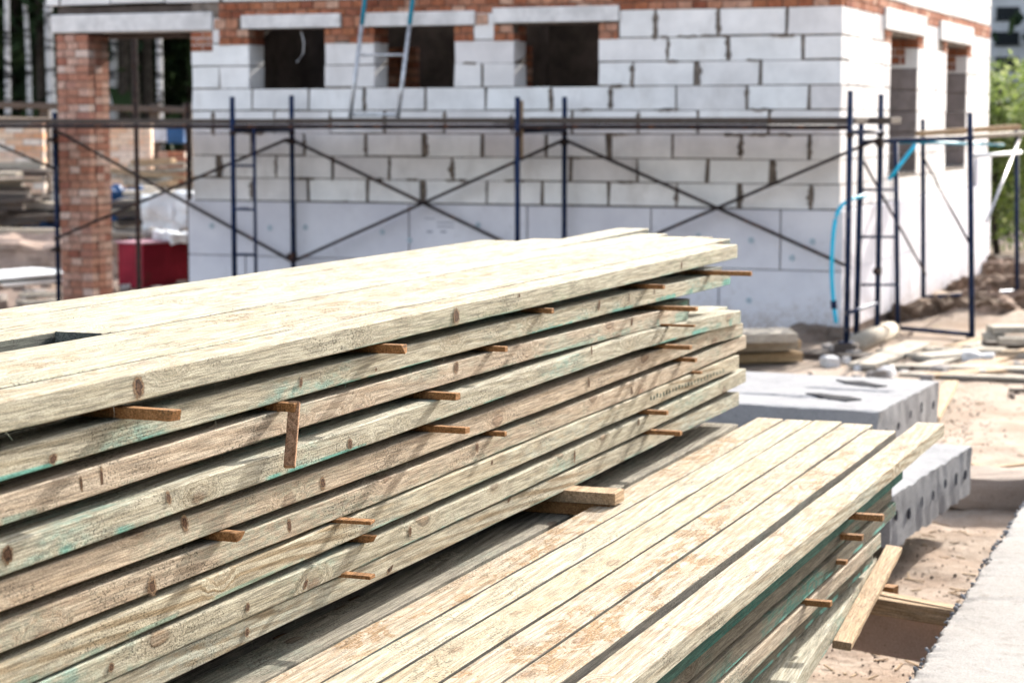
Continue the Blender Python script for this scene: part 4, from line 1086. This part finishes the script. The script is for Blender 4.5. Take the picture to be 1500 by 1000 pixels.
for k in range(9):
    p = on_depth(rc.uniform(-60, 70), rc.uniform(300, 345), 28.2)
    lump('dark_heap', (p.x, p.y+.8, p.z-.15), (1.1, .6, .5), rc.uniform(0, 3), M_blue if k % 4 == 0 else simple('black_sheeting_%d' % k, (.035, .035, .04), .7), 'fold of black sheeting under the jumbled pile left of the pillar', 'sheeting', 100+k, group='black sheeting folds', amp=.15)
for k in range(5):
    p = on_depth(rc.uniform(160, 215), rc.uniform(290, 345), 27)
    lump('dark_heap', (p.x, p.y+.7, p.z-.1), (.7, .5, .4), rc.uniform(0, 3), M_blue if k % 2 == 0 else M_aptw, 'dark plastic sheeting fold under the pile seen through the bay', 'sheeting', 120+k, group='black sheeting folds in the bay', amp=.1)
# low brick walls of a neighbouring plot; sunlight put into the orange brick colour
M_pale = island('orange_brick_painted_sunlit', [(.82, .50, .32), (.88, .70, .54), (.72, .38, .22), (.90, .80, .70), (.86, .60, .42)], nscale=14.0, namt=.2)
def low_wall(x0, x1, yt, yb, Y, label, mat=M_pale):
    P = on_depth(x0, yb, Y); Q = on_depth(x1, yb, Y); T = on_depth(x0, yt, Y).z
    o = thing('low_brick_wall', label, 'brick wall', (P.x, Y, 0)); L = Q.x-P.x
    b_ = bmesh.new(); brick_rows(b_, lambda p, q, r_, s_: box(b_, p, q, rc.uniform(-.006, .006), .2, r_, s_), 0, L, max(0, P.z-.6), T, ch=.09, L=.26); mesh_obj('brickwork', b_, mat, o)
    b_ = bmesh.new(); box(b_, .01, L-.01, .012, .19, 0, T-.01); mesh_obj('mortar', b_, simple('pale_mortar_'+str(int(x0)), (.55, .45, .38), .95), o)
low_wall(-160, 64, 176, 235, 31, 'orange brick wall, painted sunlit, far left beyond the pillar')
low_wall(150, 222, 178, 250, 31.5, 'orange brick wall, painted sunlit, seen just right of the brick pillar')
low_wall(232, 272, 222, 252, 31, 'short stub of red brickwork beyond the bay near the house wall', M_brick)
b_ = bmesh.new(); P = on_depth(206, 208, 33); Q = on_depth(272, 178, 33)
box(b_, P.x, P.x+1.2*(Q.x-P.x)*.55, 33, 34, P.z, Q.z, bev=.02); o = mesh_obj('pale_crate', b_, simple('pale_blue_plastic', (.5, .58, .7), .5)); tag(o, 'pale blue crate standing beyond the yard pile', 'crate')
b_ = bmesh.new(); box(b_, P.x+.5, Q.x+.05, 32.4, 32.9, P.z-.02, P.z+.24, bev=.02); o = mesh_obj('blue_barrel_box', b_, M_blue); tag(o, 'deep blue box beside the pale crate beyond the bay', 'box')
# shed roof beam and posts
shed = thing('open_shed', 'low dark beamed shed frame standing before the forest behind the house', 'shed', on_depth(80, 200, 33).xy.to_3d())
b_ = bmesh.new(); P = on_depth(-200, 148, 33); Q = on_depth(330, 163, 33); o0 = shed.location
box(b_, -.08, .08, 0, (Q-P).length, -.05, .05, frame_along(P-o0, Q-o0), bev=.01); mesh_obj('roof_beam', b_, MW_old, shed)
b_ = bmesh.new(); box(b_, -.04, .04, 0, (Q-P).length, -.03, .03, frame_along(P-o0+Vector((0, -.2, -.22)), Q-o0+Vector((0, -.2, -.2)))); mesh_obj('purlin', b_, MW_palegrey, shed)
for x in (-90, 66, 227, 275):
    P = on_depth(x, 150, 33.1); b_ = bmesh.new(); box(b_, P.x-o0.x-.07, P.x-o0.x+.07, P.y-o0.y-.07, P.y-o0.y+.07, 0, P.z-.02); mesh_obj('shed_post', b_, MW_old, shed)
# two bare scaffold uprights inside the bay
for (x, yt, Y, lab) in ((197, 56, 22.6, 'rusty steel upright standing in the middle of the open bay'), (275, 150, 21.6, 'dark steel upright close to the house wall in the open bay')):
    T = on_depth(x, yt, Y); b_ = bmesh.new(); tube(b_, [(T.x, Y, 0), (T.x, Y, T.z)], .026, 8); box(b_, T.x-.07, T.x+.07, Y-.07, Y+.07, 0, .01)
    o = mesh_obj('steel_upright', b_, M_rusty, smooth=False); tag(o, lab, 'steel post')

# ------------------------------------------------------------------ right background: timber pile by the wall, planks on the sand
for k in range(9):
    row = k//3; P = on_z(1060+rc.uniform(-8, 8), 528-row*16+rc.uniform(-3, 3), .05+row*.10); Q = on_z(1168-row*4+rc.uniform(-5, 5), 522-row*15+rc.uniform(-3, 3), .05+row*.10)
    board('old_board', P+Vector((-.6, 0, 0)), Q+Vector((0, .1*(k % 3), 0)), .17, .07, MW_palegrey if row == 2 else (MW_tan if k % 2 else MW_stickpale), 'old board in the low pile against the front wall, right of the large stack', 'boards piled by the house corner', seed=300+k)
for k in range(6):
    p = on_z(rc.uniform(1180, 1236), rc.uniform(487, 512), .0)
    lump('earth_clod', (p.x, p.y, .03), (.35, .25, .16), rc.uniform(0, 3), M_plinth, 'clod of brown earth heaped at the foot of the house corner', 'earth', 130+k, group='earth clods at the house corner', amp=.06)
b_ = bmesh.new(); P = on_z(1252, 506, .06); Q = on_z(1305, 484, .06); tube(b_, [P, P.lerp(Q, .5)+Vector((0, 0, .01)), Q], .085, 10); o = mesh_obj('log', b_, MW_palegrey, smooth=True); tag(o, 'short pale log lying under the corner of the scaffold', 'log')
for k, (x0, y0, x1, y1, w, lab) in enumerate(((1180, 517, 1275, 522, .25, 'flat dark board on the sand below the corner post'), (1262, 536, 1345, 505, .22, 'pale plank lying on the sand towards the side scaffold, nearest the slab'),
        (1345, 523, 1420, 517, .3, 'wide pale plank lying flat on the sand right of the corner post'), (1300, 516, 1345, 503, .2, 'narrow plank on the sand behind the wide pale ones'))):
    P = on_z(x0, y0, .03); Q = on_z(x1, y1, .03); board('ground_plank', P, Q, w, .035, MW_old if k == 0 else MW_palegrey, lab, 'planks lying on the sand', seed=320+k)
for k, (x0, x1, y, z, mat) in enumerate(((1442, 1530, 504, .04, MW_old), (1440, 1470, 492, .14, MW_palegrey), (1462, 1540, 498, .13, MW_palegrey), (1450, 1530, 482, .20, MW_palegrey))):
    P = on_z(x0, y, z); Q = on_z(x1, y+rc.uniform(-3, 3), z); board('stacked_plank', P, Q, .22, .055, mat, ('lowest dark', 'short middle', 'long middle', 'topmost pale')[k]+' plank of the small pile at the right edge by the scaffold', 'planks piled at the right edge', seed=340+k)
P = on_z(1478, 571, .02); Q = on_z(1560, 572, .02); board('dark_batten', P, Q, .05, .02, MW_old, 'thin dark batten lying on bright sand at the right edge', seed=350)
for k in range(16):
    p = on_z(rc.uniform(1350, 1500), rc.uniform(395, 470), .0)
    lump('earth_mound', (p.x, p.y, .03), (rc.uniform(.5, 1.1), rc.uniform(.4, .8), rc.uniform(.15, .45)), rc.uniform(0, 3), simple('dug_earth_%d' % k, (.17+.07*(k % 3), .115+.05*(k % 3), .08+.04*(k % 3)), .95, 8, .4, bump=.6), 'mound of dug brown earth beside the side wall of the house', 'earth mound', 150+k, group='earth mounds by the side wall', amp=.12)

for k in range(14):
    x = rc.uniform(1290, 1470); y = rc.uniform(508, 552); P = on_z(x, y, .015); an = rc.choice((R(60), R(62), R(-15), R(25)))+rc.uniform(-.1, .1); L_ = rc.uniform(.5, 1.8)
    board('scattered_board', P, P+Vector((math.cos(an)*L_, math.sin(an)*L_, .01)), rc.uniform(.08, .2), .025, rc.choice((MW_palegrey, MW_raw, MW_palegrey)), 'pale board scattered flat on the bright sand before the side scaffold', 'boards scattered on the sand', seed=400+k)
b_ = bmesh.new()
for k in range(160):
    p = on_z(rc.uniform(1180, 1500), rc.uniform(520, 1000), .006); an = rc.uniform(0, 3.1); L_ = rc.uniform(.01, .05)
    box(b_, -L_, L_, -.004, .004, 0, .004, Matrix.Translation((p.x, p.y, gz(p.x, p.y)+.002)) @ Matrix.Rotation(an, 4, 'Z') @ Matrix.Rotation(rc.uniform(-.2, .2), 4, 'Y'))
o = mesh_obj('wood_chips', b_, MW_raw); tag(o, 'splinters and wood chips strewn over the sand', 'wood chips', kind='stuff')

for k in range(26):
    p = on_z(rc.uniform(1170, 1500), rc.uniform(486, 560), 0); d_ = rc.uniform(.05, .16)
    lump('rubble', (p.x, p.y, d_*.2), (d_, d_*rc.uniform(.6, 1), d_*.6), rc.uniform(0, 3), M_stone if k % 2 else M_lintel, 'broken lump of masonry on the sand before the house corner', 'rubble', 500+k, group='rubble lumps by the house corner', amp=d_*.22)

# ------------------------------------------------------------------ trees
def leaves(bm, c, rad, n, size, rr, shell=.35):
    for i in range(n):
        while True:
            v = Vector((rr.uniform(-1, 1), rr.uniform(-1, 1), rr.uniform(-1, 1)))
            if shell < v.length < 1: break
        k = 1+.35*noise.noise(v*2.3+Vector(c)*.7)
        p = Vector(c) + Vector((v.x*rad[0], v.y*rad[1], v.z*rad[2]))*k
        if p.z < .03: continue
        a = Vector((rr.gauss(0, 1), rr.gauss(0, 1), rr.gauss(0, .7))).normalized(); b = a.cross(Vector((rr.gauss(0, 1), rr.gauss(0, 1), rr.gauss(0, 1)))).normalized()
        s = size*rr.uniform(.6, 1.3)
        vs = [bm.verts.new(p+a*s), bm.verts.new(p+b*s*.5), bm.verts.new(p-a*s), bm.verts.new(p-b*s*.5)]
        bm.faces.new(vs)
def tree(name, loc, h, r, mat, lmat, label, group, crown=True, nleaf=900, lz=.55, size=.14, lean=0, limbs=5, crad=1.6):
    rr = random.Random(int(loc[0]*97+loc[1]*13)); t = thing(name, label, 'tree', (loc[0], loc[1], 0), 0, group)
    b_ = bmesh.new(); pts = [(lean*k/6*h*.1+rr.uniform(-.04, .04), rr.uniform(-.04, .04), h*k/6) for k in range(7)]
    tube(b_, pts, r, 9, r*.35)
    for k in range(limbs):
        z = h*rr.uniform(lz*.8, .92); an = rr.uniform(0, 6.28); l = crad*rr.uniform(.5, .9)
        tube(b_, [(lean*z*.1, 0, z), (math.cos(an)*l*.5, math.sin(an)*l*.5, z+l*.25), (math.cos(an)*l, math.sin(an)*l, z+l*.55)], r*.25, 5, r*.08)
    mesh_obj('trunk', b_, mat, t, smooth=True)
    if crown:
        b_ = bmesh.new()
        for k in range(7):
            an = rr.uniform(0, 6.28); l = crad*rr.uniform(0, .7); z = h*rr.uniform(lz, 1.0)
            leaves(b_, (math.cos(an)*l, math.sin(an)*l, z), (crad*.62, crad*.62, crad*.5), nleaf//7, size, rr, .1)
        mesh_obj('crown', b_, lmat, t, fix=False)
    return t
rt = random.Random(4)
bx = [(12, 41), (42, 44), (70, 42), (27, 52), (236, 41), (165, 46), (-30, 43), (215, 50)]
blab = ['white birch far left of the pillar with a straight trunk', 'slim white birch second from the left edge', 'white birch close to the left side of the brick pillar', 'thin birch half hidden between the two left ones',
        'pale spotted birch seen in the middle of the open bay', 'dim birch seen at the left inside the open bay', 'birch standing just outside the left edge', 'faint far birch seen through the open bay']
for k, (x, Y) in enumerate(bx):
    P = on_depth(x, 100, Y); tree('birch_tree', (P.x, P.y), rt.uniform(9, 12), rt.uniform(.07, .12), M_birch, M_leafdark, blab[k], 'birches of the forest edge', nleaf=500, lz=.65, size=.12, lean=rt.uniform(-.3, .3))
for k in range(30):
    x = -90 + k*14.5 + rt.uniform(-6, 6); Y = rt.uniform(44, 62); P = on_depth(x, 100, Y)
    tree('pine_tree', (P.x, P.y), rt.uniform(10, 14), rt.uniform(.10, .2), M_bark, M_leafdark, 'dark straight pine in the shady forest behind the house', 'dark pines of the forest', nleaf=700, lz=.35, size=.16, crad=2.2)
# undergrowth and far wood, one mass
b_ = bmesh.new(); ru = random.Random(9)
for k in range(300):
    x = ru.uniform(-190, 360); Y = ru.uniform(47, 75); P = on_depth(x, 100, Y); z = ru.uniform(0, 9)
    leaves(b_, (P.x, P.y, z), (2.4, 2.4, 1.7), 130, .45, ru, 0)
o = mesh_obj('far_wood', b_, M_leafdark, fix=False); tag(o, 'dark tangled depth of the forest behind the birches', 'wood', kind='stuff')
b_ = bmesh.new()
for k in range(120):
    x = ru.uniform(-2500, 2600); Y = ru.uniform(90, 130); P = on_depth(x, 100, Y); z = ru.uniform(0, 7)
    leaves(b_, (P.x, P.y, z), (6, 6, 3.0), 110, .7, ru, 0)
o = mesh_obj('distant_treeline', b_, M_leafdark, fix=False); tag(o, 'distant belt of trees closing the horizon', 'wood', kind='stuff')
b_ = bmesh.new()      # unseen tree mass added right of and behind the camera to block low sky
for k in range(330):
    if k % 3: y = ru.uniform(-16, 7); x = 13.5 + ru.uniform(0, 3.5)
    else: x = ru.uniform(2, 15); y = -18 - ru.uniform(0, 3)
    z = ru.uniform(0, 12)
    leaves(b_, (x, y, z), (1.7, 1.7, 1.4), 110, .30, ru, 0)
o = mesh_obj('sky_blocker_trees', b_, M_leafdark, fix=False); tag(o, 'unseen mass of trees added right and behind to block the low sky', 'wood', kind='stuff')
# right side greenery
for k, (x, Y, h, cr, lz, lab) in enumerate(((1462, 30, 2.3, 1.0, .55, 'sunlit bush with bright yellow green top right of the house'), (1512, 31, 2.5, 1.3, .5, 'broad bush cut by the right edge of the photograph'),
                                  (1478, 35, 1.6, 1.2, .3, 'low bush behind the side scaffold, dark at the base'), (1540, 36, 2.2, 1.7, .4, 'bush just beyond the right edge'))):
    P = on_depth(x, 200, Y); tree('bush', (P.x, P.y), h, .05, M_bark, M_leaf, lab, 'bushes right of the house', nleaf=4200, lz=lz*.35, size=.055, crad=cr, limbs=6)
apt = on_depth(1440, 120, 95)
ap = thing('apartment_block', 'grey concrete apartment block with dark square windows far off at the top right', 'building', (apt.x, 95, 0), R(-8))
b_ = bmesh.new(); box(b_, 0, 14, 0, 10, 0, 16, bev=.05); mesh_obj('facade', b_, M_aptm, ap)
for zf_ in range(5):
    for xf in range(5):
        zc = on_depth(1475, 93 - 0, 95).z + (zf_-1)*1.10*1.0 - .0
        x0 = (on_depth(1458, 50, 95).x-apt.x)/math.cos(R(8)) + xf*2.3
        b_ = bmesh.new(); box(b_, x0, x0+1.02, -.04, .02, zc-.26, zc+.28); box(b_, x0-.06, x0+1.08, -.07, .0, zc-.34, zc-.27)
        mesh_obj('window', b_, M_aptw, ap)

# ------------------------------------------------------------------ light, world, camera
EL, AZ = R(24), R(28.5)     # sun ahead of the camera to the right (azimuth measured from +Y towards +X)
Sd = Vector((math.sin(AZ)*math.cos(EL), math.cos(AZ)*math.cos(EL), math.sin(EL)))
ld = bpy.data.lights.new('sun', 'SUN'); ld.energy = 3.7; ld.angle = R(.53); ld.color = (1, .95, .87)
lo = link(bpy.data.objects.new('sun', ld)); lo.rotation_euler = Sd.to_track_quat('Z', 'Y').to_euler()
w = bpy.data.worlds.new('World'); scene.world = w; w.use_nodes = True; nt = w.node_tree
sky = nt.nodes.new('ShaderNodeTexSky'); sky.sky_type = 'NISHITA'; sky.sun_disc = False; sky.sun_elevation = EL; sky.sun_rotation = AZ
sky.air_density = 1.0; sky.dust_density = 3.0; sky.ozone_density = 1.0
bg = nt.nodes['Background']; bg.inputs[1].default_value = .15; hs = nt.nodes.new('ShaderNodeHueSaturation'); hs.inputs['Saturation'].default_value = .55; hs.inputs['Value'].default_value = 1.2; nt.links.new(sky.outputs[0], hs.inputs['Color']); nt.links.new(hs.outputs[0], bg.inputs[0])
cd = bpy.data.cameras.new('camera'); cam = link(bpy.data.objects.new('camera', cd)); cam.location = EYE
cam.rotation_euler = (R(90)-PITCH, 0, 0); cd.sensor_width = 36; cd.lens = F/1500*36; cd.clip_end = 2000; cd.clip_start = .05
cd.dof.use_dof = True; cd.dof.focus_distance = 4.5; cd.dof.aperture_fstop = 5.9
scene.camera = cam
scene.view_settings.view_transform = 'Standard'; scene.view_settings.look = 'None'; scene.view_settings.gamma = 1; scene.view_settings.use_curve_mapping = False
scene.view_settings.exposure = 1.52
scene.cycles.max_bounces = 6; scene.cycles.diffuse_bounces = 1; scene.cycles.use_denoising = True
